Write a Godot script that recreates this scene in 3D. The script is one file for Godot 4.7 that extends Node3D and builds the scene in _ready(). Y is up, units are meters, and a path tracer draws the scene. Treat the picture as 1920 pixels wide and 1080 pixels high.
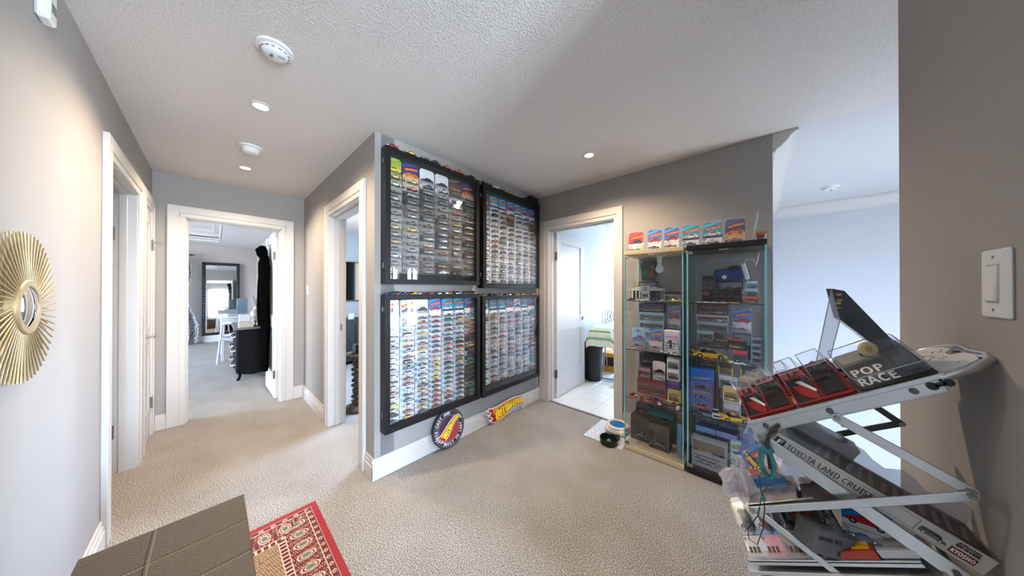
extends Node3D
# A landing with toy-car display frames, glass cabinets and rooms beyond. Metres; camera above the origin.

const CEIL := 2.437
var used := {}
var mats := {}
var rng := RandomNumberGenerator.new()

# ------------------------------------------------------------------ mesh helpers
class SF:
	var v := PackedVector3Array()
	var n := PackedVector3Array()
	var u := PackedVector2Array()
	var i := PackedInt32Array()
	var c := PackedColorArray()

class MB:
	var S := {}
	var cur := 0
	var T := Transform3D()
	var tint := Color.WHITE
	var colored := false
	func sf() -> SF:
		if not S.has(cur): S[cur] = SF.new()
		return S[cur]
	func vert(p: Vector3, nn: Vector3, uv := Vector2.ZERO) -> int:
		var s := sf()
		s.v.append(T * p)
		s.n.append((T.basis * nn).normalized())
		s.u.append(uv)
		s.c.append(tint)
		return s.v.size() - 1
	func tri(a: int, b: int, c: int) -> void:      # keeps the winding clockwise as seen from the normal's side
		var s := sf()
		var g := (s.v[c] - s.v[a]).cross(s.v[b] - s.v[a])
		if g.dot(s.n[a] + s.n[b] + s.n[c]) < 0.0:
			s.i.append_array([a, c, b])
		else:
			s.i.append_array([a, b, c])
	func face(pts: Array, inside: Vector3, uvs := []) -> void:
		var nn := Vector3.ZERO
		for k in range(1, pts.size() - 1):
			nn += (pts[k + 1] - pts[0]).cross(pts[k] - pts[0])
		if nn.length() < 1e-14: return
		nn = nn.normalized()
		var mid := Vector3.ZERO
		for p in pts: mid += p
		mid /= pts.size()
		if nn.dot(mid - inside) < 0: nn = -nn
		var ids := []
		for k in pts.size(): ids.append(vert(pts[k], nn, uvs[k] if uvs.size() else Vector2.ZERO))
		for k in range(1, ids.size() - 1): tri(ids[0], ids[k], ids[k + 1])
	func box(c: Vector3, size: Vector3, b := 0.0) -> void:
		var h := size / 2.0
		b = minf(b, minf(h.x, minf(h.y, h.z)) * 0.98)
		var sg := [-1.0, 1.0]
		if b <= 0.0:
			for s in sg:
				face([c + Vector3(s * h.x, -h.y, -h.z), c + Vector3(s * h.x, h.y, -h.z), c + Vector3(s * h.x, h.y, h.z), c + Vector3(s * h.x, -h.y, h.z)], c)
				face([c + Vector3(-h.x, s * h.y, -h.z), c + Vector3(h.x, s * h.y, -h.z), c + Vector3(h.x, s * h.y, h.z), c + Vector3(-h.x, s * h.y, h.z)], c)
				face([c + Vector3(-h.x, -h.y, s * h.z), c + Vector3(h.x, -h.y, s * h.z), c + Vector3(h.x, h.y, s * h.z), c + Vector3(-h.x, h.y, s * h.z)], c)
			return
		var e := h - Vector3(b, b, b)
		for s in sg:
			face([c + Vector3(s * h.x, -e.y, -e.z), c + Vector3(s * h.x, e.y, -e.z), c + Vector3(s * h.x, e.y, e.z), c + Vector3(s * h.x, -e.y, e.z)], c)
			face([c + Vector3(-e.x, s * h.y, -e.z), c + Vector3(e.x, s * h.y, -e.z), c + Vector3(e.x, s * h.y, e.z), c + Vector3(-e.x, s * h.y, e.z)], c)
			face([c + Vector3(-e.x, -e.y, s * h.z), c + Vector3(e.x, -e.y, s * h.z), c + Vector3(e.x, e.y, s * h.z), c + Vector3(-e.x, e.y, s * h.z)], c)
			for t in sg:
				face([c + Vector3(s * h.x, t * e.y, -e.z), c + Vector3(s * h.x, t * e.y, e.z), c + Vector3(s * e.x, t * h.y, e.z), c + Vector3(s * e.x, t * h.y, -e.z)], c)
				face([c + Vector3(s * h.x, -e.y, t * e.z), c + Vector3(s * h.x, e.y, t * e.z), c + Vector3(s * e.x, e.y, t * h.z), c + Vector3(s * e.x, -e.y, t * h.z)], c)
				face([c + Vector3(-e.x, s * h.y, t * e.z), c + Vector3(e.x, s * h.y, t * e.z), c + Vector3(e.x, s * e.y, t * h.z), c + Vector3(-e.x, s * e.y, t * h.z)], c)
				for r in sg:
					face([c + Vector3(s * h.x, t * e.y, r * e.z), c + Vector3(s * e.x, t * h.y, r * e.z), c + Vector3(s * e.x, t * e.y, r * h.z)], c)
	func span(a: Vector3, b: Vector3, bev := 0.0) -> void:   # box between two corners
		box((a + b) / 2.0, (b - a).abs(), bev)
	func bar(a: Vector3, b: Vector3, wide: float, thick: float, side: Vector3, bev := 0.001) -> void:   # flat bar from a to b, wide across, thick along side
		var keep := T
		var d := (b - a).normalized()
		var s := (side - d * side.dot(d)).normalized()
		T = T * Transform3D(Basis(d, d.cross(s) * -1.0, s), (a + b) / 2.0)
		box(Vector3.ZERO, Vector3(a.distance_to(b), wide, thick), bev)
		T = keep
	func cyl(a: Vector3, b: Vector3, r0: float, r1 := -1.0, seg := 12, caps := true) -> void:
		if r1 < 0: r1 = r0
		var d := (b - a).normalized()
		var x := d.cross(Vector3(0.31, 0.2, 0.93) if absf(d.y) > 0.9 else Vector3.UP).normalized()
		var y := d.cross(x)
		var ia := []
		var ib := []
		var pa := []
		var pb := []
		for k in seg + 1:
			var q := TAU * k / seg
			var o := x * cos(q) + y * sin(q)
			ia.append(vert(a + o * r0, o, Vector2(float(k) / seg, 0)))
			ib.append(vert(b + o * r1, o, Vector2(float(k) / seg, 1)))
			if k < seg:
				pa.append(a + o * r0)
				pb.append(b + o * r1)
		for k in seg:
			tri(ia[k], ia[k + 1], ib[k])
			tri(ia[k + 1], ib[k + 1], ib[k])
		if caps:
			if r0 > 0: face(pa, b)
			if r1 > 0: face(pb, a)
	func tube(path: Array, r: float, seg := 6, closed := false) -> void:
		var rings := []
		var up := Vector3(0.123, 0.9, 0.31)
		for k in path.size():
			var d: Vector3
			if closed: d = path[(k + 1) % path.size()] - path[k - 1]
			else: d = path[mini(k + 1, path.size() - 1)] - path[maxi(k - 1, 0)]
			d = d.normalized()
			var x := d.cross(up).normalized()
			if x.length() < 0.1: x = d.cross(Vector3.RIGHT).normalized()
			up = x.cross(d).normalized()
			var ring := []
			for j in seg + 1:
				var q := TAU * j / seg
				var o := x * cos(q) + up * sin(q)
				ring.append(vert(path[k] + o * r, o))
			rings.append(ring)
		var last := path.size() if closed else path.size() - 1
		for k in last:
			var A: Array = rings[k]
			var B: Array = rings[(k + 1) % path.size()]
			for j in seg:
				tri(A[j], A[j + 1], B[j])
				tri(A[j + 1], B[j + 1], B[j])
	func lathe(prof: Array, seg := 24, smooth := false) -> void:     # prof: Vector2(radius, height) round the y axis, listed so that the outside is to the right going up
		for k in prof.size() - 1:
			var p: Vector2 = prof[k]
			var q: Vector2 = prof[k + 1]
			var t := (q - p).normalized()
			var n2 := Vector2(t.y, -t.x)
			var na := n2
			var nb := n2
			if smooth:
				if k > 0:
					var t0: Vector2 = (p - prof[k - 1]).normalized()
					na = (n2 + Vector2(t0.y, -t0.x)).normalized()
				if k < prof.size() - 2:
					var t1: Vector2 = (prof[k + 2] - q).normalized()
					nb = (n2 + Vector2(t1.y, -t1.x)).normalized()
			var A := []
			var B := []
			for j in seg + 1:
				var a := TAU * j / seg
				var o := Vector3(cos(a), 0, sin(a))
				A.append(vert(o * p.x + Vector3(0, p.y, 0), o * na.x + Vector3(0, na.y, 0)))
				B.append(vert(o * q.x + Vector3(0, q.y, 0), o * nb.x + Vector3(0, nb.y, 0)))
			for j in seg:
				if p.x > 1e-6: tri(A[j], A[j + 1], B[j])
				if q.x > 1e-6: tri(A[j + 1], B[j + 1], B[j])
	func prism(poly: PackedVector2Array, z0: float, z1: float, uvr := Rect2(0, 0, 0, 0)) -> void:
		var t := Geometry2D.triangulate_polygon(poly)
		var bb := Rect2(poly[0], Vector2.ZERO)
		for p in poly: bb = bb.expand(p)
		for zz in [z0, z1]:
			var nn := Vector3(0, 0, 1.0 if zz == maxf(z0, z1) else -1.0)
			var ids := []
			for p in poly:
				var f := (p - bb.position) / bb.size
				ids.append(vert(Vector3(p.x, p.y, zz), nn, Vector2(uvr.position.x + uvr.size.x * f.x, uvr.position.y + uvr.size.y * (1.0 - f.y)) if nn.z > 0 else uvr.position + uvr.size * Vector2(0.5, 0.96)))
			for k in range(0, t.size(), 3): tri(ids[t[k]], ids[t[k + 1]], ids[t[k + 2]])
		var area := 0.0
		for k in poly.size(): area += poly[k].cross(poly[(k + 1) % poly.size()])
		for k in poly.size():
			var a := poly[k]
			var b := poly[(k + 1) % poly.size()]
			var d := (b - a).normalized()
			var o := Vector2(d.y, -d.x) * signf(area)
			var n3 := Vector3(o.x, o.y, 0)
			var uv := uvr.position + uvr.size * Vector2(0.5, 0.97)
			var q := [vert(Vector3(a.x, a.y, z0), n3, uv), vert(Vector3(b.x, b.y, z0), n3, uv), vert(Vector3(b.x, b.y, z1), n3, uv), vert(Vector3(a.x, a.y, z1), n3, uv)]
			tri(q[0], q[1], q[2])
			tri(q[0], q[2], q[3])
	func done(mm := []) -> ArrayMesh:
		var m := ArrayMesh.new()
		var keys := S.keys()
		keys.sort()
		for k in keys:
			var s: SF = S[k]
			if s.i.is_empty(): continue
			var a := []
			a.resize(Mesh.ARRAY_MAX)
			a[Mesh.ARRAY_VERTEX] = s.v
			a[Mesh.ARRAY_NORMAL] = s.n
			a[Mesh.ARRAY_TEX_UV] = s.u
			a[Mesh.ARRAY_INDEX] = s.i
			if colored: a[Mesh.ARRAY_COLOR] = s.c
			m.add_surface_from_arrays(Mesh.PRIMITIVE_TRIANGLES, a)
			if k < mm.size(): m.surface_set_material(m.get_surface_count() - 1, mm[k])
		return m

# ------------------------------------------------------------------ node helpers
func numbered(called: String) -> String:
	var k: int = used.get(called, 0)
	used[called] = k + 1
	return called if k == 0 else "%s_%03d" % [called, k]

func part(called: String, mesh: Mesh, m: Material, parent: Node) -> MeshInstance3D:
	var o := MeshInstance3D.new()
	o.name = called if parent != self else numbered(called)
	o.mesh = mesh
	if m:
		for k in mesh.get_surface_count(): o.set_surface_override_material(k, m)
	parent.add_child(o, true)
	return o

func tag(o: Node, label: String, category: String, group := "") -> Node:
	o.set_meta("label", label)
	o.set_meta("category", category)
	if group: o.set_meta("group", group)
	return o

func thing(called: String, label: String, category: String, at := Vector3.ZERO, turn := 0.0, group := "") -> Node3D:
	var o := Node3D.new()
	o.name = numbered(called)
	add_child(o, true)
	o.position = at
	o.rotation.y = turn
	tag(o, label, category, group)
	return o

func struct(called: String, b: MB, m: Material) -> MeshInstance3D:
	var o := part(called, b.done(), m, self)
	o.set_meta("kind", "structure")
	return o

func boxes(list: Array, bev := 0.0) -> MB:     # each [x0, x1, y0, y1, z0, z1]
	var b := MB.new()
	for q in list: b.span(Vector3(q[0], q[2], q[4]), Vector3(q[1], q[3], q[5]), bev)
	return b

func M(key: String, color := Color.WHITE, rough := 0.5, metal := 0.0) -> StandardMaterial3D:
	if mats.has(key): return mats[key]
	var m := StandardMaterial3D.new()
	m.resource_name = key
	m.albedo_color = color
	m.roughness = rough
	m.metallic = metal
	mats[key] = m
	return m

func clear_mat(key: String, tint: Color, alpha: float, rough := 0.03) -> StandardMaterial3D:
	var m := M(key, tint, rough)
	m.transparency = BaseMaterial3D.TRANSPARENCY_ALPHA
	m.albedo_color.a = alpha
	m.cull_mode = BaseMaterial3D.CULL_DISABLED
	return m

func ramp(stops: Array) -> Gradient:
	var g := Gradient.new()
	var o := PackedFloat32Array()
	var c := PackedColorArray()
	for s in stops:
		o.append(s[0])
		c.append(s[1])
	g.offsets = o
	g.colors = c
	return g

func noise_tex(size: int, freq: float, octaves: int, g: Gradient, sd := 1, kind := FastNoiseLite.TYPE_SIMPLEX_SMOOTH) -> NoiseTexture2D:
	var n := FastNoiseLite.new()
	n.noise_type = kind
	n.frequency = freq
	n.fractal_octaves = octaves
	n.seed = sd
	var t := NoiseTexture2D.new()
	t.width = size
	t.height = size
	t.seamless = true
	t.generate_mipmaps = false
	t.noise = n
	t.color_ramp = g
	return t

func tri_mat(m: StandardMaterial3D, scale: float) -> void:
	m.uv1_triplanar = true
	m.uv1_world_triplanar = true
	m.uv1_scale = Vector3.ONE * scale

func font(bold := true) -> SystemFont:
	var f := SystemFont.new()
	f.font_names = PackedStringArray(["Droid Sans"])
	f.font_weight = 700 if bold else 400
	return f

var text_cache := {}
func text_mesh(s: String, high: float, thick := 0.0006, bold := true) -> ArrayMesh:   # letters standing in the xy plane, centred, capital height about high
	var key := "%s|%f|%f|%s" % [s, high, thick, bold]
	if text_cache.has(key): return text_cache[key]
	var t := TextMesh.new()
	t.text = s
	t.font = font(bold)
	t.font_size = 64
	t.pixel_size = high / 46.0
	t.depth = thick
	t.curve_step = 2.0
	var m := ArrayMesh.new()
	m.add_surface_from_arrays(Mesh.PRIMITIVE_TRIANGLES, t.get_mesh_arrays())
	text_cache[key] = m
	return m

func letters(parent: Node, s: String, high: float, m: Material, at: Vector3, turn := Basis(), squeeze := 1.0, slant := 0.0, bold := true) -> MeshInstance3D:
	var o := part("lettering", text_mesh(s, high, 0.0006, bold), m, parent)
	var b := Basis(Vector3(squeeze, 0, 0), Vector3(slant, 1, 0), Vector3(0, 0, 1))
	o.transform = Transform3D(turn * b, at)
	return o

func letters_fit(parent: Node, s: String, wide: float, high: float, m: Material, at: Vector3, turn := Basis(), bold := true) -> MeshInstance3D:
	var w := text_mesh(s, high, 0.0006, bold).get_aabb().size.x
	return letters(parent, s, high, m, at, turn, wide / w, 0.0, bold)

# ------------------------------------------------------------------ printing into images
func fill_tri(img: Image, a: Vector2, b: Vector2, c: Vector2, col: Color, clip: Rect2i) -> void:
	var x0 := maxi(clip.position.x, floori(minf(a.x, minf(b.x, c.x))))
	var x1 := mini(clip.end.x - 1, ceili(maxf(a.x, maxf(b.x, c.x))))
	var y0 := maxi(clip.position.y, floori(minf(a.y, minf(b.y, c.y))))
	var y1 := mini(clip.end.y - 1, ceili(maxf(a.y, maxf(b.y, c.y))))
	var d := (b - a).cross(c - a)
	if absf(d) < 1e-6: return
	for y in range(y0, y1 + 1):
		for x in range(x0, x1 + 1):
			var p := Vector2(x + 0.5, y + 0.5)
			var u := (b - a).cross(p - a) / d
			var v := (p - a).cross(c - a) / d
			if u >= 0 and v >= 0 and u + v <= 1: img.set_pixel(x, y, col)

func fill_poly(img: Image, pts: PackedVector2Array, col: Color, clip: Rect2i) -> void:
	var t := Geometry2D.triangulate_polygon(pts)
	for k in range(0, t.size(), 3): fill_tri(img, pts[t[k]], pts[t[k + 1]], pts[t[k + 2]], col, clip)

func oval(c: Vector2, rx: float, ry: float, turn := 0.0, n := 18) -> PackedVector2Array:
	var o := PackedVector2Array()
	for k in n:
		var a := TAU * k / n
		o.append(c + Vector2(cos(a) * rx, sin(a) * ry).rotated(turn))
	return o

func print_text(img: Image, s: String, at: Vector2, high: float, col: Color, clip: Rect2i, turn := 0.0, squeeze := 1.0) -> void:
	var arr := text_mesh(s, 1.0, 0.0)
	var a := arr.surface_get_arrays(0)
	var v: PackedVector3Array = a[Mesh.ARRAY_VERTEX]
	var ix: PackedInt32Array = a[Mesh.ARRAY_INDEX] if a[Mesh.ARRAY_INDEX] != null else PackedInt32Array(range(v.size()))
	for k in range(0, ix.size() - 2, 3):
		var q := []
		for j in 3:
			var p := v[ix[k + j]]
			q.append(at + Vector2(p.x * squeeze, -p.y).rotated(turn) * high)
		fill_tri(img, q[0], q[1], q[2], col, clip)

const CELL := Vector2i(160, 256)
const CARD_COLS := 7
func card_atlas() -> StandardMaterial3D:
	var img := Image.create(CELL.x * CARD_COLS, CELL.y * 2, false, Image.FORMAT_RGB8)
	# top colour, middle colour, bottom panel colour, car colour, stripe colour
	var d := [
		[Color(0.05, 0.33, 0.72), Color(0.16, 0.55, 0.86), Color(0.93, 0.95, 0.97), Color(0.75, 0.12, 0.13), Color(0.9, 0.93, 0.96)],
		[Color(0.03, 0.52, 0.66), Color(0.1, 0.66, 0.78), Color(0.92, 0.94, 0.95), Color(0.85, 0.86, 0.9), Color(0.1, 0.14, 0.3)],
		[Color(0.05, 0.16, 0.42), Color(0.06, 0.22, 0.5), Color(0.86, 0.78, 0.7), Color(0.9, 0.45, 0.1), Color(0.95, 0.6, 0.15)],
		[Color(0.62, 0.07, 0.1), Color(0.72, 0.15, 0.17), Color(0.9, 0.8, 0.72), Color(0.16, 0.18, 0.28), Color(0.93, 0.93, 0.93)],
		[Color(0.80, 0.83, 0.9), Color(0.86, 0.87, 0.92), Color(0.93, 0.93, 0.96), Color(0.4, 0.3, 0.5), Color(0.7, 0.74, 0.85)],
		[Color(0.07, 0.07, 0.08), Color(0.12, 0.11, 0.11), Color(0.24, 0.22, 0.21), Color(0.5, 0.5, 0.52), Color(0.35, 0.3, 0.26)],
		[Color(0.36, 0.35, 0.35), Color(0.48, 0.46, 0.45), Color(0.60, 0.57, 0.54), Color(0.2, 0.2, 0.22), Color(0.66, 0.64, 0.62)],
		[Color(0.52, 0.62, 0.16), Color(0.66, 0.68, 0.24), Color(0.58, 0.62, 0.36), Color(0.9, 0.78, 0.1), Color(0.2, 0.22, 0.1)],
		[Color(0.30, 0.22, 0.17), Color(0.42, 0.33, 0.27), Color(0.46, 0.40, 0.35), Color(0.7, 0.5, 0.3), Color(0.22, 0.17, 0.14)],
		[Color(0.62, 0.80, 0.92), Color(0.75, 0.82, 0.92), Color(0.86, 0.6, 0.68), Color(0.3, 0.3, 0.62), Color(0.1, 0.55, 0.78)],
		[Color(0.45, 0.78, 0.86), Color(0.66, 0.86, 0.9), Color(0.90, 0.95, 0.96), Color(0.2, 0.4, 0.6), Color(0.85, 0.95, 0.97)],
		[Color(0.70, 0.30, 0.10), Color(0.85, 0.45, 0.16), Color(0.50, 0.30, 0.20), Color(0.9, 0.85, 0.3), Color(0.3, 0.12, 0.06)],
		[Color(0.90, 0.90, 0.90), Color(0.86, 0.86, 0.87), Color(0.82, 0.82, 0.83), Color(0.1, 0.1, 0.12), Color(0.6, 0.6, 0.62)],
		[Color(0.05, 0.28, 0.60), Color(0.08, 0.40, 0.75), Color(0.16, 0.46, 0.72), Color(0.85, 0.6, 0.2), Color(0.8, 0.2, 0.2)],
	]
	for k in d.size():
		var o := Vector2i((k % CARD_COLS) * CELL.x, (k / CARD_COLS) * CELL.y)
		var cl := Rect2i(o, CELL)
		var f := Vector2(o)
		for y in CELL.y:
			var t := float(y) / CELL.y
			var c: Color = d[k][0].lerp(d[k][1], smoothstep(0.0, 0.6, t)) if t < 0.66 else d[k][2].lerp(d[k][2].darkened(0.12), (t - 0.66) / 0.34)
			img.fill_rect(Rect2i(o.x, o.y + y, CELL.x, 1), c)
		# sweeping stripes
		fill_poly(img, PackedVector2Array([f + Vector2(0, 30), f + Vector2(160, -14), f + Vector2(160, 6), f + Vector2(0, 60)]), d[k][1].lightened(0.12), cl)
		fill_poly(img, PackedVector2Array([f + Vector2(0, 150), f + Vector2(70, 128), f + Vector2(160, 140), f + Vector2(160, 172), f + Vector2(0, 172)]), d[k][4], cl)
		# the printed car
		var cc: Vector2 = f + Vector2(78, 132)
		fill_poly(img, PackedVector2Array([cc + Vector2(-66, 14), cc + Vector2(-60, -4), cc + Vector2(-26, -12), cc + Vector2(-8, -30), cc + Vector2(34, -32), cc + Vector2(56, -14), cc + Vector2(70, -6), cc + Vector2(68, 16)]), d[k][3], cl)
		fill_poly(img, PackedVector2Array([cc + Vector2(-16, -13), cc + Vector2(-4, -27), cc + Vector2(30, -28), cc + Vector2(44, -14)]), Color(0.08, 0.1, 0.13), cl)
		for wx in [-40, 42]:
			fill_poly(img, oval(cc + Vector2(wx, 14), 13, 13), Color(0.05, 0.05, 0.06), cl)
			fill_poly(img, oval(cc + Vector2(wx, 14), 7, 7), Color(0.7, 0.7, 0.72), cl)
		if k in [9]:
			fill_poly(img, PackedVector2Array([f + Vector2(10, 60), f + Vector2(70, 20), f + Vector2(120, 50), f + Vector2(96, 58), f + Vector2(60, 50)]), Color(0.05, 0.55, 0.8), cl)
			fill_poly(img, PackedVector2Array([f + Vector2(64, 50), f + Vector2(70, 50), f + Vector2(84, 130), f + Vector2(78, 130)]), Color(0.3, 0.3, 0.5), cl)
		elif k not in [5, 6, 7, 8, 12]:
			# flame and script
			fill_poly(img, PackedVector2Array([f + Vector2(6, 84), f + Vector2(24, 72), f + Vector2(16, 66), f + Vector2(40, 66), f + Vector2(90, 46), f + Vector2(152, 40), f + Vector2(152, 66), f + Vector2(96, 74), f + Vector2(44, 94), f + Vector2(18, 96), f + Vector2(26, 88)]), Color(0.80, 0.08, 0.1), cl)
			print_text(img, "Hot Wheels", f + Vector2(88, 68), 19, Color(0.98, 0.80, 0.12), cl, -0.16, 0.82)
		# small print along the bottom panel
		for r in 3:
			var yy := 246 - r * 5
			for x in range(10, 150, 9):
				img.fill_rect(Rect2i(o.x + x, o.y + yy, 6, 2), d[k][2].darkened(0.45))
		img.fill_rect(Rect2i(o.x + 4, o.y + 180, 26, 12), d[k][4].darkened(0.2))
		img.fill_rect(Rect2i(o.x + 4, o.y + 206, 18, 30), d[k][0])
		img.fill_rect(Rect2i(o.x, o.y + 172, 160, 3), d[k][3].darkened(0.1))
	var m := M("printed_card", Color.WHITE, 0.35)
	m.albedo_texture = ImageTexture.create_from_image(img)
	return m

func card_uv(k: int) -> Rect2:
	return Rect2((k % CARD_COLS) / float(CARD_COLS) + 0.002, (k / CARD_COLS) * 0.5 + 0.002, 1.0 / CARD_COLS - 0.004, 0.496)

var card_meshes := {}
func card_mesh(k: int, w: float, h: float) -> ArrayMesh:
	var key := "%d|%.4f|%.4f" % [k, w, h]
	if card_meshes.has(key): return card_meshes[key]
	var b := MB.new()
	var c := w * 0.12
	b.prism(PackedVector2Array([Vector2(-w / 2, 0), Vector2(w / 2, 0), Vector2(w / 2, h - c), Vector2(w / 2 - c, h), Vector2(-w / 2 + c, h), Vector2(-w / 2, h - c)]), -0.0006, 0.0, card_uv(k))
	card_meshes[key] = b.done()
	return card_meshes[key]

var blister_meshes := {}
func blister_mesh(w: float, h: float, d: float) -> ArrayMesh:      # an open-backed clear bubble
	var key := "%.4f|%.4f|%.4f" % [w, h, d]
	if blister_meshes.has(key): return blister_meshes[key]
	var b := MB.new()
	var i := 0.004
	var f := [Vector3(-w / 2 + i, i, d), Vector3(w / 2 - i, i, d), Vector3(w / 2 - i, h - i, d), Vector3(-w / 2 + i, h - i, d)]
	var r := [Vector3(-w / 2, 0, 0), Vector3(w / 2, 0, 0), Vector3(w / 2, h, 0), Vector3(-w / 2, h, 0)]
	var mid := Vector3(0, h / 2, 0)
	b.face(f, mid)
	for k in 4: b.face([f[k], f[(k + 1) % 4], r[(k + 1) % 4], r[k]], Vector3(0, h / 2, d * 0.3))
	blister_meshes[key] = b.done()
	return blister_meshes[key]

func crumpled(prof: Array, seg: int, rough: float, sd: int, sx := 1.0) -> ArrayMesh:      # a soft bag: a lathed profile pushed in and out
	var n := FastNoiseLite.new()
	n.seed = sd
	n.frequency = 14.0
	n.fractal_octaves = 2
	var b := MB.new()
	var R := []
	for p in prof:
		var r := []
		for j in seg:
			var a := TAU * j / seg
			var q := Vector3(cos(a) * p.x * sx, p.y, sin(a) * p.x)
			var k := 1.0 + rough * n.get_noise_3d(q.x, q.y, q.z) + rough * .5 * sin(a * 5.0 + p.y * 60.0)
			r.append(Vector3(q.x * k, q.y + rough * .03 * n.get_noise_2d(q.x * 3.0, q.z * 3.0), q.z * k))
		R.append(r)
	var mid := Vector3(0, prof[prof.size() / 2].y, 0)
	for i in R.size() - 1:
		for j in seg:
			var j2 := (j + 1) % seg
			var c := Vector3(0, (R[i][j].y + R[i + 1][j].y) / 2, 0)
			b.face([R[i][j], R[i][j2], R[i + 1][j2]], c)
			b.face([R[i][j], R[i + 1][j2], R[i + 1][j]], c)
	return b.done()

# ------------------------------------------------------------------ toy cars: surface 0 paint, 1 glass and tyres, 2 hubs
const CARS := [
	# stations: x, belt, roof, half width (all in car lengths); coupe, sedan, van, pickup, racer
	[[-.5, .10, .10, .17], [-.47, .16, .16, .20], [-.34, .19, .195, .215], [-.25, .195, .21, .215], [-.1, .2, .285, .215], [.06, .2, .29, .215], [.22, .185, .19, .215], [.38, .16, .16, .21], [.48, .12, .12, .18], [.5, .09, .09, .16]],
	[[-.5, .12, .12, .17], [-.48, .19, .19, .195], [-.33, .205, .21, .205], [-.22, .21, .31, .205], [0., .21, .325, .205], [.12, .21, .32, .205], [.24, .2, .205, .205], [.42, .18, .18, .2], [.49, .14, .14, .18], [.5, .1, .1, .17]],
	[[-.5, .14, .14, .19], [-.49, .24, .26, .2], [-.46, .25, .39, .2], [-.2, .25, .4, .205], [.1, .25, .4, .205], [.22, .24, .37, .205], [.32, .22, .225, .205], [.44, .2, .2, .2], [.49, .16, .16, .19], [.5, .1, .1, .18]],
	[[-.5, .12, .12, .19], [-.49, .21, .21, .2], [-.3, .21, .21, .2], [-.12, .21, .215, .2], [-.08, .22, .36, .2], [.08, .22, .37, .2], [.2, .21, .215, .2], [.4, .2, .2, .2], [.49, .17, .17, .19], [.5, .1, .1, .18]],
	[[-.5, .17, .17, .14], [-.47, .2, .2, .2], [-.36, .16, .165, .21], [-.2, .17, .23, .2], [-.08, .17, .25, .18], [.04, .16, .165, .17], [.2, .13, .13, .15], [.38, .1, .1, .16], [.49, .08, .08, .2], [.5, .06, .06, .2]],
]
var car_meshes := {}
func car_body(b: MB, kind: int, L: float) -> void:
	var st: Array = CARS[kind]
	var rows := []
	for s in st:
		var w: float = s[3]
		var yb: float = s[1]
		var yr: float = s[2]
		var lo := minf(0.045, yb * 0.5)
		var tall := yr > yb + 0.02
		var half := [Vector3(s[0], lo, w * .9), Vector3(s[0], lo + (yb - lo) * .5, w), Vector3(s[0], yb, w * .93), Vector3(s[0], yr, w * (.70 if tall else .8)), Vector3(s[0], yr + .006, 0)]
		var full := []
		for p in half: full.append(p * L)
		for k in [3, 2, 1, 0]: full.append(Vector3(half[k].x, half[k].y, -half[k].z) * L)
		rows.append(full)
	for i in st.size() - 1:
		var A: Array = rows[i]
		var B: Array = rows[i + 1]
		var rise: float = ((st[i][2] - st[i][1]) + (st[i + 1][2] - st[i + 1][1])) / 2.0
		var slope: float = absf(st[i + 1][2] - st[i][2])
		for k in 8:
			var side := k == 2 or k == 5
			var roof := k == 3 or k == 4
			b.cur = 1 if (side and rise > .03) or (roof and slope > .05) else 0
			b.face([A[k], A[k + 1], B[k + 1], B[k]], Vector3((A[k].x + B[k].x) / 2, L * .1, 0))
		b.cur = 1
		b.face([A[8], A[0], B[0], B[8]], Vector3((A[0].x + B[0].x) / 2, L * .3, 0))
	b.cur = 0
	b.face(rows[0], Vector3(0, L * .1, 0))
	b.face(rows[-1], Vector3(0, L * .1, 0))
	if kind == 0 or kind == 4:      # tail wing
		b.box(Vector3(-.46, .225, 0) * L, Vector3(.07, .012, .38) * L)
		for z in [-.13, .13]: b.box(Vector3(-.46, .2, z) * L, Vector3(.03, .05, .012) * L)
	# lamps
	b.cur = 2
	for z in [-.12, .12]: b.box(Vector3(.475, st[-3][1] * .72, z) * L, Vector3(.04, .028, .07) * L)

func car_wheel(b: MB, L: float, at: Vector3, r: float) -> void:
	var s := signf(at.z)
	b.cur = 1
	b.cyl(at - Vector3(0, 0, .03 * L * s), at + Vector3(0, 0, .025 * L * s), r, r, 14)
	b.cur = 2
	b.cyl(at + Vector3(0, 0, .02 * L * s), at + Vector3(0, 0, .031 * L * s), r * .62, r * .5, 10)

const WHEELS := [[-.29, .3, .085], [-.29, .3, .082], [-.3, .3, .088], [-.3, .31, .1], [-.3, .33, .095]]
func car_mesh(kind: int, L: float) -> ArrayMesh:
	var key := "%d|%.4f" % [kind, L]
	if car_meshes.has(key): return car_meshes[key]
	var b := MB.new()
	car_body(b, kind, L)
	var w: Array = WHEELS[kind]
	for x in [w[0], w[1]]:
		for z in [-.19, .19]: car_wheel(b, L, Vector3(x, w[2], z) * L, w[2] * L)
	car_meshes[key] = b.done([null, M("tyre_and_glass"), M("hub")])
	return car_meshes[key]

const PAINT := {"w": Color(.86, .87, .88), "k": Color(.04, .04, .05), "r": Color(.62, .05, .06), "y": Color(.86, .68, .06), "b": Color(.06, .17, .48), "t": Color(.03, .46, .5), "g": Color(.45, .47, .5), "o": Color(.85, .32, .05), "n": Color(.28, .18, .12), "m": Color(.36, .05, .1), "e": Color(.08, .36, .16), "p": Color(.3, .14, .42), "s": Color(.62, .62, .63), "c": Color(.72, .62, .42)}
const PAINT_NAME := {"w": "white", "k": "black", "r": "red", "y": "yellow", "b": "blue", "t": "teal", "g": "grey", "o": "orange", "n": "brown", "m": "maroon", "e": "green", "p": "purple", "s": "silver", "c": "tan"}
func paint(k: String) -> StandardMaterial3D:
	var m := M("paint_" + PAINT_NAME[k], PAINT[k], 0.28, 0.5 if k in ["s", "g"] else 0.0)
	m.clearcoat_enabled = true
	m.clearcoat = 0.6
	m.clearcoat_roughness = 0.08
	return m

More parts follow.
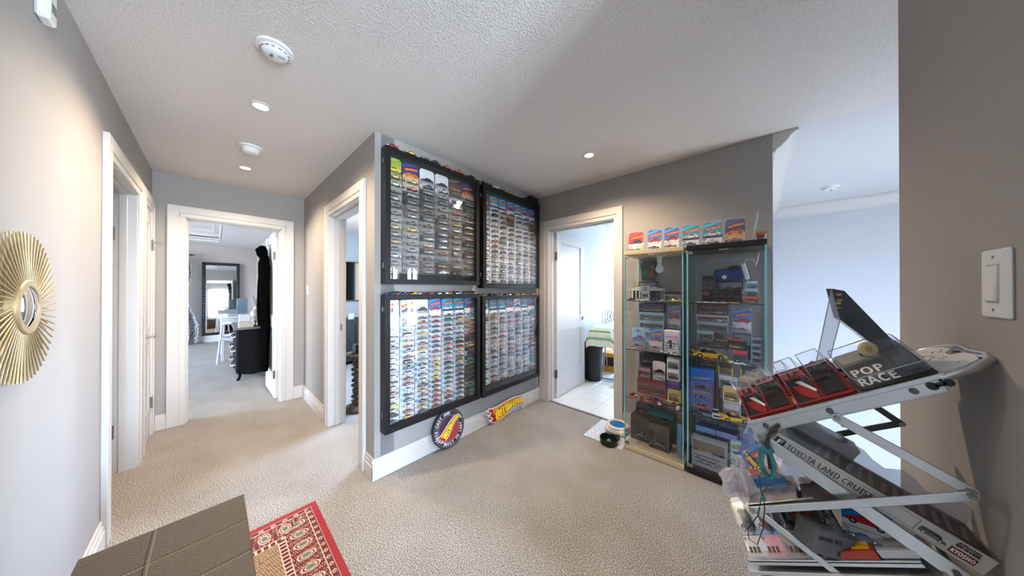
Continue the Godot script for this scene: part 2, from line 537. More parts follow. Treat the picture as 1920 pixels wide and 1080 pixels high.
func loose_car(called: String, label: String, kind: int, k: String, L: float, at: Vector3, turn: float, group := "", split := false) -> Node3D:
	if not split:
		var o := part(called, car_mesh(kind, L), null, self)
		o.set_surface_override_material(0, paint(k))
		o.position = at
		o.rotation.y = turn
		tag(o, label, "toy car", group)
		return o
	var t := thing(called, label, "toy car", at, turn, group)
	var b := MB.new()
	car_body(b, kind, L)
	part("body", b.done([paint(k), M("tyre_and_glass"), M("hub")]), null, t)
	var w: Array = WHEELS[kind]
	for x in [w[0], w[1]]:
		for z in [-.19, .19]:
			var wb := MB.new()
			car_wheel(wb, L, Vector3(x, w[2], z) * L, w[2] * L)
			part("wheel", wb.done([null, M("tyre_and_glass"), M("hub")]), null, t)
	return t

func carded(called: String, label: String, design: int, k: String, kind: int, at: Vector3, w: float, h: float, turn: float, group: String, tilt := 0.0, case := false, bh := 0.0) -> Node3D:
	var t := thing(called, label, "carded toy car", at, turn, group)
	t.rotation.x = tilt
	part("card", card_mesh(design, w, h), M("printed_card"), t)
	var L := w * 0.68
	var bhh := bh if bh > 0 else L * 0.52
	var car := part("toy_car", car_mesh(kind, L), null, t)
	car.set_surface_override_material(0, paint(k))
	car.position = Vector3(w * 0.02, 0.006 + (0.0 if bh > 0 else h * 0.05), L * 0.23)
	var bl := part("blister", blister_mesh(w * 0.84, bhh, L * 0.45), M("blister_plastic"), t)
	bl.position = Vector3(0, 0.003 + (0.0 if bh > 0 else h * 0.04), 0.0003)
	if case:      # the clear clamshell round the card
		var b := MB.new()
		b.box(Vector3(0, h * 0.5, L * 0.22), Vector3(w * 1.08, h * 1.07, L * 0.52), 0.004)
		part("protective_case", b.done(), M("blister_plastic"), t)
		var e := MB.new()
		var q := Vector2(w * .54, h * .535)
		var ring := []
		for p in [Vector2(-1, -1), Vector2(1, -1), Vector2(1, 1), Vector2(-1, 1)]: ring.append(Vector3(p.x * q.x, h * .5 + p.y * q.y, L * .482))
		for j in 4: e.bar(ring[j], ring[(j + 1) % 4], 0.0022, 0.0016, Vector3(0, 0, 1), 0)
		part("case_edge", e.done(), M("plastic_edge"), t)
	return t

# ------------------------------------------------------------------ the setting
func make_materials() -> void:
	var wall := M("wall_paint", Color(.60, .583, .568), .75)
	wall.heightmap_enabled = false
	var wn := noise_tex(512, .02, 3, ramp([[0., Color(.985, .985, .985)], [1., Color(1, 1, 1)]]), 3)
	wall.albedo_texture = wn
	tri_mat(wall, .7)
	var ceil := M("ceiling_stipple", Color(.86, .835, .815), .9)
	ceil.albedo_texture = noise_tex(1024, .055, 3, ramp([[0., Color(.86, .86, .86)], [.45, Color(.95, .95, .95)], [1., Color(1, 1, 1)]]), 5)
	ceil.heightmap_enabled = true
	ceil.heightmap_texture = noise_tex(1024, .05, 3, ramp([[0., Color.BLACK], [.5, Color(.35, .35, .35)], [1., Color.WHITE]]), 5)
	ceil.heightmap_scale = .20
	tri_mat(ceil, 1.5)
	M("ceiling_smooth", Color(.78, .775, .775), .8)
	M("trim_white", Color(.77, .755, .74), .38)
	M("door_white", Color(.80, .79, .78), .4)
	var carpet := M("carpet", Color(1, 1, 1), 1.0)
	carpet.albedo_texture = noise_tex(1024, .105, 3, ramp([[0., Color(.22, .206, .195)], [.36, Color(.43, .412, .395)], [.50, Color(.63, .612, .592)], [.64, Color(.76, .742, .72)], [1., Color(.88, .862, .84)]]), 8)
	carpet.heightmap_enabled = true
	carpet.heightmap_texture = noise_tex(1024, .105, 3, ramp([[0., Color.BLACK], [1., Color.WHITE]]), 8)
	carpet.heightmap_scale = .16
	carpet.specular_mode = BaseMaterial3D.SPECULAR_DISABLED
	carpet.detail_enabled = true
	carpet.detail_blend_mode = BaseMaterial3D.BLEND_MODE_MUL
	carpet.detail_albedo = noise_tex(512, .012, 3, ramp([[0., Color(.92, .91, .89)], [1., Color(1, 1, 1)]]), 12)
	carpet.detail_uv_layer = BaseMaterial3D.DETAIL_UV_2
	carpet.uv2_triplanar = true
	carpet.uv2_world_triplanar = true
	carpet.uv2_scale = Vector3.ONE * .35
	tri_mat(carpet, 1.5)
	M("tile_white", Color(.84, .84, .83), .25)
	M("grout", Color(.66, .66, .65), .8)
	M("chrome", Color(.72, .71, .70), .22, .95)
	M("nickel", Color(.58, .56, .54), .32, .9)
	M("black_wood", Color(.10, .095, .10), .42).metallic_specular = .35
	M("black_plastic", Color(.03, .03, .033), .4)
	M("white_plastic", Color(.86, .86, .855), .35)
	M("tyre_and_glass", Color(.03, .032, .036), .25)
	M("hub", Color(.72, .72, .72), .3, .6)
	M("aluminium", Color(.72, .72, .715), .27, .85)
	M("aluminium_dark", Color(.34, .335, .33), .4, .8)
	M("plastic_edge", Color(.58, .61, .63), .2)
	clear_mat("blister_plastic", Color(.9, .92, .93), .05, .06)
	clear_mat("frame_glass", Color(.9, .95, .95), .01, .01)
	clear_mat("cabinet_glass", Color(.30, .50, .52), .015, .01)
	clear_mat("shade_tinted_glass", Color(.02, .12, .15), .30, .01)  # dark teal tint paints in the dimming of panes seen at grazing angles
	M("glass_edge", Color(.50, .78, .80), .15)
	M("mirror", Color(.9, .91, .92), .02, 1.0)

func casing(called: String, at: Vector3, turn: float, w: float, h: float, deep: float, lw := .105, rw := .105, top := .105) -> void:
	# a door opening's casing and jamb; local x runs along the wall from one side of the opening, z out of the wall
	var b := MB.new()
	b.T = Transform3D(Basis(Vector3.UP, turn), at)
	b.span(Vector3(-lw, 0, 0), Vector3(-lw * .32, h + top, .024), .003)
	b.span(Vector3(-lw * .34, 0, 0), Vector3(.004, h + .004, .016), .003)
	b.span(Vector3(w + rw * .32, 0, 0), Vector3(w + rw, h + top, .024), .003)
	b.span(Vector3(w - .004, 0, 0), Vector3(w + rw * .34, h + .004, .016), .003)
	b.span(Vector3(-lw * .33, h + top * .32, 0), Vector3(w + rw * .33, h + top, .024), .003)
	b.span(Vector3(-lw * .3, h - .004, 0), Vector3(w + rw * .3, h + top * .34, .016), .003)
	# jamb and stop
	b.span(Vector3(-.001, 0, -deep - .002), Vector3(.012, h, .003))
	b.span(Vector3(w - .012, 0, -deep - .002), Vector3(w + .001, h, .003))
	b.span(Vector3(-.001, h - .012, -deep - .002), Vector3(w + .001, h + .001, .003))
	b.span(Vector3(.011, 0, -deep * .62), Vector3(.022, h - .01, -deep * .32), .002)
	b.span(Vector3(w - .022, 0, -deep * .62), Vector3(w - .011, h - .01, -deep * .32), .002)
	b.span(Vector3(.01, h - .022, -deep * .62), Vector3(w - .01, h - .011, -deep * .32), .002)
	struct(called, b, M("trim_white"))

func lever(parent: Node, at: Vector3, out: float, dir: float) -> void:      # a lever handle on a door face; out = +1 or -1 along z
	var b := MB.new()
	b.cyl(at, at + Vector3(0, 0, .012 * out), .026, .024, 18)
	b.cyl(at + Vector3(0, 0, .01 * out), at + Vector3(0, 0, .05 * out), .009, .009, 12)
	b.tube([at + Vector3(0, 0, .048 * out), at + Vector3(.03 * dir, .002, .052 * out), at + Vector3(.11 * dir, -.002, .05 * out)], .0085, 8)
	part("handle", b.done(), M("chrome"), parent)

func hinge(parent: Node, at: Vector3) -> void:
	var b := MB.new()
	b.cyl(at - Vector3(0, .05, 0), at + Vector3(0, .05, 0), .0075, .0075, 10)
	b.box(at + Vector3(.0, 0, -.012), Vector3(.034, .098, .004), .001)
	part("hinge", b.done(), M("nickel"), parent)

func door_leaf(called: String, at: Vector3, turn: float, w: float, h: float, panels: Array, hinge_z := .02) -> Node3D:
	var t := Node3D.new()
	t.name = called
	add_child(t, true)
	t.position = at
	t.rotation.y = turn
	t.set_meta("kind", "structure")
	var b := MB.new()
	var e := .017
	var sw := minf(.115, w * .2)
	b.span(Vector3(0, 0, -e), Vector3(sw, h, e), .002)
	b.span(Vector3(w - sw, 0, -e), Vector3(w, h, e), .002)
	var y := 0.0
	for p in panels:
		b.span(Vector3(sw - .002, y, -e), Vector3(w - sw + .002, p[0], e), .002)
		y = p[1]
	b.span(Vector3(sw - .002, y, -e), Vector3(w - sw + .002, h, e), .002)
	part("leaf", b.done(), M("door_white"), t)
	for p in panels:
		var q := MB.new()
		q.span(Vector3(sw - .005, p[0] - .005, -.007), Vector3(w - sw + .005, p[1] + .005, .007))
		for s in [-1.0, 1.0]:      # bevelled beads
			q.bar(Vector3(sw, p[0] + .006, s * .011), Vector3(w - sw, p[0] + .006, s * .011), .012, .008, Vector3(0, 0, 1), .003)
			q.bar(Vector3(sw, p[1] - .006, s * .011), Vector3(w - sw, p[1] - .006, s * .011), .012, .008, Vector3(0, 0, 1), .003)
			q.bar(Vector3(sw + .006, p[0], s * .011), Vector3(sw + .006, p[1], s * .011), .012, .008, Vector3(0, 0, 1), .003)
			q.bar(Vector3(w - sw - .006, p[0], s * .011), Vector3(w - sw - .006, p[1], s * .011), .012, .008, Vector3(0, 0, 1), .003)
		part("panel", q.done(), M("door_white"), t)
	for hy in [.29, 1.72]: hinge(t, Vector3(-.004, hy, hinge_z))
	return t

func baseboard(called: String, runs: Array) -> void:     # runs: [a, b, outward normal]
	var b := MB.new()
	for r in runs:
		var a: Vector3 = r[0]
		var c: Vector3 = r[1]
		var nrm: Vector3 = r[2]
		b.span(a, c + nrm * .017 + Vector3(0, .092, 0), .002)
		b.span(a, c + nrm * .012 + Vector3(0, .118, 0), .003)
		b.span(a, c + nrm * .008 + Vector3(0, .145, 0), .002)
	struct(called, b, M("trim_white"))

func window_unit(called: String, x0: float, x1: float, y0: float, y1: float, T: Transform3D, arch := 0.0) -> void:
	var o := Node3D.new()
	o.name = called
	add_child(o, true)
	o.transform = T
	o.set_meta("kind", "structure")
	var b := MB.new()
	var f := .045
	b.span(Vector3(x0, y0, -.06), Vector3(x0 + f, y1, .03), .003)
	b.span(Vector3(x1 - f, y0, -.06), Vector3(x1, y1, .03), .003)
	b.span(Vector3(x0, y0, -.06), Vector3(x1, y0 + f, .05), .003)
	b.span(Vector3(x0, y1 - f, -.06), Vector3(x1, y1, .03), .003)
	b.span(Vector3((x0 + x1) / 2 - .015, y0, -.05), Vector3((x0 + x1) / 2 + .015, y1, .01), .003)
	if arch > 0.0:
		var w := (x1 - x0) / 2
		var poly := PackedVector2Array([Vector2(x0, y1), Vector2(x0, y1 - arch)])
		for k in 13:
			var a := PI - PI * k / 12.0
			poly.append(Vector2((x0 + x1) / 2 + cos(a) * (w - f * .6), y1 - arch - .01 + sin(a) * (arch - f * .4)))
		poly.append(Vector2(x1, y1 - arch))
		poly.append(Vector2(x1, y1))
		b.prism(poly, -.06, .02)
	part("window_frame", b.done(), M("trim_white"), o)
	var g := MB.new()
	g.face([Vector3(x0, y0, -.03), Vector3(x1, y0, -.03), Vector3(x1, y1, -.03), Vector3(x0, y1, -.03)], Vector3(0, 0, -9))
	part("pane", g.done(), M("frame_glass"), o)

func build_shell() -> void:
	var W := M("wall_paint")
	var c := CEIL
	struct("floor", boxes([[-4.2, 2.70, -.2, 0, -11, 3.4]]), M("carpet"))
	# ceilings, with the bedroom's tray
	struct("ceiling", boxes([[-.508, 2.68, c, c + .15, -4.31, 3.4], [.80, 2.68, c, c + .15, -6.0, -4.31]]), M("ceiling_stipple"))
	var tray := boxes([[-4.2, .80, c, c + .12, -4.9, -4.31], [-4.2, .80, c, c + .12, -11, -9.5], [.11, .80, c, c + .12, -9.5, -4.9], [-4.2, -2.9, c, c + .12, -9.5, -4.9], [-3.0, .2, c + .3, c + .42, -9.6, -4.8], [-3.0, -2.9, c + .1, c + .3, -9.6, -4.8], [.11, .2, c + .1, c + .3, -9.6, -4.8], [-3.0, .2, c + .1, c + .3, -9.6, -9.5], [-3.0, .2, c + .1, c + .3, -4.9, -4.8]])
	struct("ceiling_bedroom", tray, M("ceiling_smooth"))
	var tm := boxes([[-2.9, .11, c + .2, c + .3, -9.5, -9.38], [-.01, .11, c + .2, c + .3, -9.5, -4.9], [-2.9, .11, c, c + .05, -9.5, -9.47], [.08, .11, c, c + .05, -9.5, -4.9]], .01)
	struct("trim_tray", tm, M("trim_white"))
	struct("ceiling_stair", boxes([[2.68, 5.45, c, c + .15, -.05, 3.4]]), M("ceiling_smooth"))
	struct("ceiling_laundry", boxes([[2.68, 6.3, c, c + .15, -2.3, -.05]]), M("ceiling_smooth"))
	# walls round the landing
	struct("wall_left", boxes([[-.508, -.388, 0, c, -2.60, 2.6], [-.508, -.388, 2.04, c, -4.31, -2.60], [-.508, -.388, 0, 2.04, -3.70, -3.45], [-.508, -.388, 0, 2.04, -4.31, -4.09]]), W)
	struct("wall_end", boxes([[-.508, -.19, 0, c, -4.31, -4.19], [.545, .896, 0, c, -4.31, -4.19], [-.19, .545, 2.04, c, -4.31, -4.19]]), W)
	struct("wall_hall", boxes([[.758, .896, 0, c, -2.245, -1.99], [.758, .896, 0, c, -4.19, -3.085], [.758, .896, 2.04, c, -3.085, -2.245]]), W)
	struct("wall_display", boxes([[.80, 2.80, 0, c, -2.11, -1.99]]), W)
	struct("wall_cabinet", boxes([[2.68, 2.80, 0, c, -1.99, -1.858], [2.68, 2.80, 2.03, c, -1.858, -1.061], [2.68, 2.80, 0, c, -1.061, .07]]), W)
	struct("wall_right", boxes([[.75, 1.43, 0, c, .32, .44], [.75, .87, 0, c, .44, 2.6]]), W)
	struct("wall_behind", boxes([[-.508, -.2, 0, c, 2.6, 2.72], [.62, .87, 0, c, 2.6, 2.72], [-.2, .62, 0, .5, 2.6, 2.72], [-.2, .62, 2.1, c, 2.6, 2.72]]), W)
	# rooms beyond
	struct("wall_tv", boxes([[.80, 2.80, 0, c, -5.97, -5.85], [2.68, 2.80, 0, c, -5.85, -4.6], [2.68, 2.80, 0, c, -3.2, -2.11], [2.68, 2.80, 0, .8, -4.6, -3.2], [2.68, 2.80, 2.1, c, -4.6, -3.2]]), M("tv_room_paint", Color(.66, .70, .72), .8))
	struct("wall_bedroom", boxes([[-4.2, .80, 0, c, -10.42, -10.3], [.80, .896, 0, c, -10.42, -4.31], [-4.2, -4.08, 0, .7, -10.3, -4.2], [-4.2, -4.08, 2.15, c, -10.3, -4.2], [-4.2, -4.08, .7, 2.15, -5.0, -4.2], [-4.2, -4.08, .7, 2.15, -10.3, -9.2], [-4.08, -.508, 0, c, -4.31, -4.19]]), M("bedroom_paint", Color(.66, .63, .615), .8))
	struct("wall_closet", boxes([[-1.6, -.508, 0, c, -2.3, -2.2], [-1.6, -.508, 0, c, -3.62, -3.52], [-1.7, -1.6, 0, c, -4.2, -2.2], [-1.0, -.9, 0, c, -4.19, -3.62], [-1.7, -.508, c, c + .1, -4.2, -2.2]]), W)
	struct("wall_laundry", boxes([[2.80, 6.3, 0, c, -2.12, -2.0], [6.18, 6.3, 0, .8, -2.0, -.05], [6.18, 6.3, 2.1, c, -2.0, -.05], [6.18, 6.3, .8, 2.1, -2.0, -1.6], [6.18, 6.3, .8, 2.1, -.5, -.05]]), M("laundry_paint", Color(.80, .83, .84), .8))
	var st := M("stair_paint", Color(.76, .765, .785), .8)
	struct("wall_stair", boxes([[2.80, 6.3, -2.9, c, -.05, .07], [5.30, 5.42, -2.9, c, .07, 3.4], [2.60, 2.72, -2.9, -.2, .07, 3.4], [2.60, 5.42, -3.0, -2.9, .07, 3.4]]), st)
	var fw := []
	for q in [[.87, 2.95], [3.35, 3.5], [3.9, 5.42]]: fw.append([q[0], q[1], -2.9, c, 3.2, 3.32])
	for q in [[2.95, 3.35], [3.5, 3.9]]:
		fw.append([q[0], q[1], 1.95, c, 3.2, 3.32])
		fw.append([q[0], q[1], -.35, .3, 3.2, 3.32])
		fw.append([q[0], q[1], -2.9, -2.3, 3.2, 3.32])
	struct("wall_front", boxes(fw), st)
	var zt := Transform3D(Basis(Vector3.UP, PI), Vector3(0, 0, 3.26))
	window_unit("window_1", -3.35, -2.95, .3, 1.95, zt, .2)
	window_unit("window_2", -3.9, -3.5, .3, 1.95, zt, .2)
	window_unit("window_3", -3.35, -2.95, -2.3, -.35, zt)
	window_unit("window_4", -3.9, -3.5, -2.3, -.35, zt)
	window_unit("window_5", -.62, .2, .5, 2.1, Transform3D(Basis(Vector3.UP, PI), Vector3(0, 0, 2.66)))  # unseen window, added behind the camera to brighten the left wall
	window_unit("window_6", 5.0, 9.2, .7, 2.15, Transform3D(Basis(Vector3.UP, PI / 2), Vector3(-4.14, 0, 0)))
	window_unit("window_7", -4.6, -3.2, .8, 2.1, Transform3D(Basis(Vector3.UP, -PI / 2), Vector3(2.74, 0, 0)))
	window_unit("window_8", -1.6, -.5, .8, 2.1, Transform3D(Basis(Vector3.UP, -PI / 2), Vector3(6.24, 0, 0)))
	# crown moulding of the stairwell
	var cr := MB.new()
	var prof := PackedVector2Array([Vector2(0, 0), Vector2(0, -.135), Vector2(.012, -.135), Vector2(.02, -.118), Vector2(.045, -.098), Vector2(.075, -.066), Vector2(.095, -.036), Vector2(.112, -.022), Vector2(.13, -.018), Vector2(.13, 0)])
	cr.T = Transform3D(Basis(Vector3(0, 0, 1), Vector3.UP, Vector3(-1, 0, 0)), Vector3(2.681, c, .07))
	cr.prism(prof, -2.62, 0)
	cr.T = Transform3D(Basis(Vector3(-1, 0, 0), Vector3.UP, Vector3(0, 0, -1)), Vector3(5.30, c, .07))
	cr.prism(prof, -3.13, 0)
	struct("trim_crown", cr, M("trim_white"))
	# laundry floor: tiles with joints
	var fl := struct("floor_laundry", boxes([[2.70, 6.3, -.2, -.006, -2.0, -.05]]), M("grout"))
	var tl := MB.new()
	tl.box(Vector3(0, -.004, 0), Vector3(.322, .014, .322), .0015)
	var tmesh := tl.done()
	for ix in 8:
		for iz in 6:
			var p := part("tile", tmesh, M("tile_white"), fl)
			p.position = Vector3(2.87 + ix * .326, 0, -1.84 + iz * .326)
	struct("trim_threshold", boxes([[2.685, 2.715, -.01, .006, -1.858, -1.061]], .002), M("nickel"))
	# casings
	casing("trim_1", Vector3(-.388, 0, -2.60), PI / 2, .85, 2.04, .12, .105, .105)
	casing("trim_2", Vector3(-.388, 0, -3.70), PI / 2, .39, 2.04, .12, .095, .095)
	casing("trim_3", Vector3(-.19, 0, -4.19), 0, .735, 2.04, .12, .11, .11)
	casing("trim_4", Vector3(.758, 0, -3.085), -PI / 2, .84, 2.04, .138, .105, .105)
	casing("trim_5", Vector3(2.68, 0, -1.858), -PI / 2, .797, 2.03, .12, .118, .08, .11)
	# doors
	var d2 := door_leaf("door_2", Vector3(-.40, .01, -4.085), -PI / 2, .38, 2.02, [[.24, .84], [.98, 1.9]], -.018)
	lever(d2, Vector3(.33, .92, -.017), -1, -1)
	var hk := MB.new()
	hk.cyl(Vector3(0, 1.74, -.02), Vector3(.0, 1.74, -.07), .004)
	hk.cyl(Vector3(0, 1.74, -.065), Vector3(.0, 1.74, -.08), .008)
	part("door_stop", hk.done(), M("chrome"), d2)
	var d1 := door_leaf("door_1", Vector3(-.512, .01, -3.452), PI * .995, .83, 2.02, [[.24, .84], [.98, 1.9]], -.018)
	lever(d1, Vector3(.77, .92, -.017), -1, -1)
	var jh := MB.new()
	for hy in [.30, 1.73]: jh.box(Vector3(-.494, hy, -3.436), Vector3(.03, .1, .006), .001)
	part("hinge", jh.done(), M("nickel"), get_node("trim_1"))
	var d3 := door_leaf("door_3", Vector3(.515, .01, -4.325), PI * .505, .70, 2.02, [[.24, .84], [.98, 1.9]], -.018)
	lever(d3, Vector3(.64, .92, .017), 1, -1)
	var d5 := door_leaf("door_5", Vector3(2.806, .01, -1.838), deg_to_rad(2.6), .775, 2.01, [[.26, .80], [.96, 1.89]])
	lever(d5, Vector3(.715, .91, .017), 1, -1)
	lever(d5, Vector3(.715, .91, -.017), -1, -1)
	# latch strikes on the jamb of the open doorway
	var sk := MB.new()
	sk.box(Vector3(.85, .95, -3.071), Vector3(.028, .06, .004), .001)
	part("strike_plate", sk.done(), M("nickel"), get_node("trim_4"))
	# baseboards
	baseboard("baseboard_left", [[Vector3(-.388, 0, 2.6), Vector3(-.388, 0, -2.495), Vector3(1, 0, 0)]])
	baseboard("baseboard_end", [[Vector3(-.388, 0, -4.19), Vector3(-.30, 0, -4.19), Vector3(0, 0, 1)], [Vector3(.655, 0, -4.19), Vector3(.758, 0, -4.19), Vector3(0, 0, 1)]])
	baseboard("baseboard_hall", [[Vector3(.758, 0, -4.19), Vector3(.758, 0, -3.19), Vector3(-1, 0, 0)], [Vector3(.758, 0, -2.14), Vector3(.758, 0, -1.99), Vector3(-1, 0, 0)]])
	baseboard("baseboard_display", [[Vector3(.741, 0, -1.99), Vector3(2.68, 0, -1.99), Vector3(0, 0, 1)]])
	baseboard("baseboard_cabinet", [[Vector3(2.68, 0, -.98), Vector3(2.68, 0, .07), Vector3(-1, 0, 0)]])
	baseboard("baseboard_right", [[Vector3(.75, 0, .32), Vector3(1.43, 0, .32), Vector3(0, 0, -1)]])
	baseboard("baseboard_bedroom", [[Vector3(-4.0, 0, -10.3), Vector3(.80, 0, -10.3), Vector3(0, 0, 1)], [Vector3(.80, 0, -10.3), Vector3(.80, 0, -4.31), Vector3(-1, 0, 0)]])
	baseboard("baseboard_laundry", [[Vector3(2.80, 0, -2.0), Vector3(6.18, 0, -2.0), Vector3(0, 0, 1)]])
	# stair nosing along the open edge of the landing
	struct("trim_nosing", boxes([[2.66, 2.74, -.05, .004, .07, 3.2]], .01), M("trim_white"))

# ------------------------------------------------------------------ lights and fittings
func pot_light(label: String, x: float, z: float, energy: float) -> void:
	var t := thing("ceiling_light", label, "ceiling light", Vector3(x, CEIL, z), 0, "recessed ceiling lights")
	var b := MB.new()
	b.lathe([Vector2(.034, -.001), Vector2(.036, -.006), Vector2(.044, -.007), Vector2(.052, -.004), Vector2(.054, 0)], 28)
	part("trim_ring", b.done(), M("trim_white"), t)
	var g := MB.new()
	g.lathe([Vector2(0, -.004), Vector2(.02, -.0035), Vector2(.035, -.002)], 24)
	var m := M("lamp_glow", Color(1, .97, .9), .5)
	m.emission_enabled = true
	m.emission = Color(1, .95, .86)
	m.emission_energy_multiplier = 14.0
	part("lens", g.done(), m, t)
	var l := SpotLight3D.new()
	l.name = "downlight"
	l.light_color = Color(1, .90, .77)
	l.light_energy = energy
	l.spot_range = 12
	l.spot_attenuation = 2
	l.spot_angle = 75
	l.spot_angle_attenuation = .8
	l.light_size = .035
	l.shadow_enabled = true
	l.rotation.x = -PI / 2
	l.position.y = -.012
	t.add_child(l)

func smoke_alarm(label: String, x: float, z: float, small: bool) -> void:
	var t := thing("smoke_detector", label, "smoke detector", Vector3(x, CEIL, z))
	var b := MB.new()
	b.lathe([Vector2(0, -.036), Vector2(.03, -.036), Vector2(.046, -.03), Vector2(.052, -.018), Vector2(.053, -.012)] if not small else [Vector2(0, -.05), Vector2(.035, -.05), Vector2(.048, -.044), Vector2(.05, -.034), Vector2(.046, -.032), Vector2(.046, -.028), Vector2(.054, -.026), Vector2(.056, -.014)], 32, true)
	part("cover", b.done(), M("white_plastic"), t)
	var r := MB.new()
	r.lathe([Vector2(.05, -.013), Vector2(.067, -.010), Vector2(.068, 0)], 32)
	part("mounting_ring", r.done(), M("white_plastic"), t)
	var v := MB.new()
	for k in 5: v.box(Vector3(.012 + k * .005, -.0365, .014), Vector3(.002, .002, .014))
	v.box(Vector3(-.012, -.0365, .0), Vector3(.012, .003, .02))
	for k in 14:
		var a := TAU * k / 14
		v.T = Transform3D(Basis(Vector3.UP, a), Vector3.ZERO)
		v.box(Vector3(.0505, -.022, 0), Vector3(.004, .003, .014))
	v.T = Transform3D()
	if small: v.T = Transform3D(Basis(), Vector3(0, -.014, 0))
	part("vent", v.done(), M("detector_grey", Color(.42, .42, .43), .5), t)

func window_light(called: String, at: Vector3, turn: Vector3, size: Vector2, energy: float, col: Color) -> void:
	var l := AreaLight3D.new()
	l.name = called
	l.area_size = size
	l.area_normalize_energy = false
	l.light_energy = energy
	l.light_color = col
	l.shadow_enabled = true
	l.position = at
	l.rotation = turn
	add_child(l)

# ------------------------------------------------------------------ the four display frames
func ordinal(k: int) -> String:
	return ["first", "second", "third", "fourth", "fifth", "sixth", "seventh", "eighth", "ninth", "tenth", "eleventh", "twelfth", "thirteenth", "fourteenth", "fifteenth", "sixteenth", "seventeenth", "eighteenth", "nineteenth", "twentieth"][k]

func display_frame(label: String, x0: float, x1: float, y0: float, y1: float) -> void:
	var w := x1 - x0
	var h := y1 - y0
	var t := thing("car_display_case", label, "display case", Vector3((x0 + x1) / 2, y0, -1.99), 0, "black framed car displays")
	var m := .036
	var zf := .08
	var bk := MB.new()
	bk.box(Vector3(0, h / 2, .004), Vector3(w - .02, h - .02, .005))
	part("backing", bk.done(), M("frame_backing", Color(.05, .055, .06), .7), t)
	for q in [[Vector3(-w / 2, 0, 0), Vector3(-w / 2 + .014, h, zf - .012)], [Vector3(w / 2 - .014, 0, 0), Vector3(w / 2, h, zf - .012)], [Vector3(-w / 2 + .014, 0, 0), Vector3(w / 2 - .014, .014, zf - .012)], [Vector3(-w / 2 + .014, h - .014, 0), Vector3(w / 2 - .014, h, zf - .012)]]:
		var s := MB.new()
		s.span(q[0], q[1], .001)
		part("side_board", s.done(), M("black_wood"), t)
	var a := [Vector2(-w / 2, 0), Vector2(w / 2, 0), Vector2(w / 2, h), Vector2(-w / 2, h)]
	var g := .0006
	for k in 4:      # mitred mouldings
		var p: Vector2 = a[k]
		var q: Vector2 = a[(k + 1) % 4]
		var d := (q - p).normalized()
		var n := Vector2(-d.y, d.x)
		var s := MB.new()
		s.prism(PackedVector2Array([p + d * g, q - d * g, q - d * (m + g) + n * m, p + d * (m + g) + n * m]), zf - .014, zf)
		s.prism(PackedVector2Array([p + d * (m * .8) + n * m * .78, q - d * (m * .8) + n * m * .78, q - d * m + n * m, p + d * m + n * m]), zf - .001, zf + .0015)
		part("moulding", s.done(), M("black_wood"), t)
	var gl := MB.new()
	gl.face([Vector3(-w / 2 + m * .8, m * .8, zf - .009), Vector3(w / 2 - m * .8, m * .8, zf - .009), Vector3(w / 2 - m * .8, h - m * .8, zf - .009), Vector3(-w / 2 + m * .8, h - m * .8, zf - .009)], Vector3(0, h / 2, 0))
	part("glass", gl.done(), M("frame_glass"), t)
	for ly in [.13, h - .1]:
		var l := MB.new()
		l.box(Vector3(-w / 2 - .002, ly, .045), Vector3(.006, .036, .011), .002)
		part("latch", l.done(), M("chrome"), t)

func pick_kind() -> int:
	return [0, 0, 0, 1, 1, 2, 3, 4, 0, 1][rng.randi() % 10]

func fill_frame(x0: float, pitch: float, ncol: int, ytop: float, row: float, nrow: int, colours: Array, designs: Array, where: String, group: String, first_single := 0, singles := 99, left_out := {}) -> MB:
	var lump := MB.new()
	lump.colored = true
	var w := pitch - .008
	for c in ncol:
		var cs: String = colours[c]
		var ds: Array = designs[c]
		for r in nrow:
			if left_out.has("%d,%d" % [c, r]): continue
			var k: String = cs[r % cs.length()]
			var design: int = ds[r] if r < ds.size() - 1 else ds[-1][rng.randi() % ds[-1].size()]
			var kind := pick_kind()
			var at := Vector3(x0 + pitch * (c + .5) + rng.randf_range(-.002, .002), ytop - .165 - row * r + rng.randf_range(-.0015, .0015), -1.975)
			var size := "full"
			if c < singles:
				carded("carded_toy_car", "%s carded toy car, %s down in %s column of %s" % [PAINT_NAME[k], ordinal(r), ordinal(c), where], design, k, kind, at, w, .165, 0, group, -.02, false, row - .005)
				continue
			lump.T = Transform3D(Basis(Vector3.RIGHT, -.02), at)
			lump.cur = 3
			lump.tint = Color.WHITE
			lump.prism(PackedVector2Array([Vector2(-w / 2, 0), Vector2(w / 2, 0), Vector2(w / 2, .153), Vector2(w / 2 - .012, .165), Vector2(-w / 2 + .012, .165), Vector2(-w / 2, .153)]), -.0006, 0, card_uv(design))
			lump.T = Transform3D(Basis(Vector3.RIGHT, -.02), at + Vector3(w * .02, .006, w * .156))
			lump.tint = PAINT[k].srgb_to_linear()
			car_body(lump, kind, w * .68)
			for wx in [-.29, .3]: car_wheel(lump, w * .68, Vector3(wx, .085, .19) * w * .68, .085 * w * .68)
			lump.T = Transform3D(Basis(Vector3.RIGHT, -.02), at)
			lump.cur = 4
			lump.tint = Color.WHITE
			var hh := row - .005
			var ww := w * .84
			var dd := w * .306
			lump.face([Vector3(-ww / 2 + .004, .007, dd), Vector3(ww / 2 - .004, .007, dd), Vector3(ww / 2 - .004, hh - .001, dd), Vector3(-ww / 2 + .004, hh - .001, dd)], Vector3(0, hh / 2, 0))
	return lump

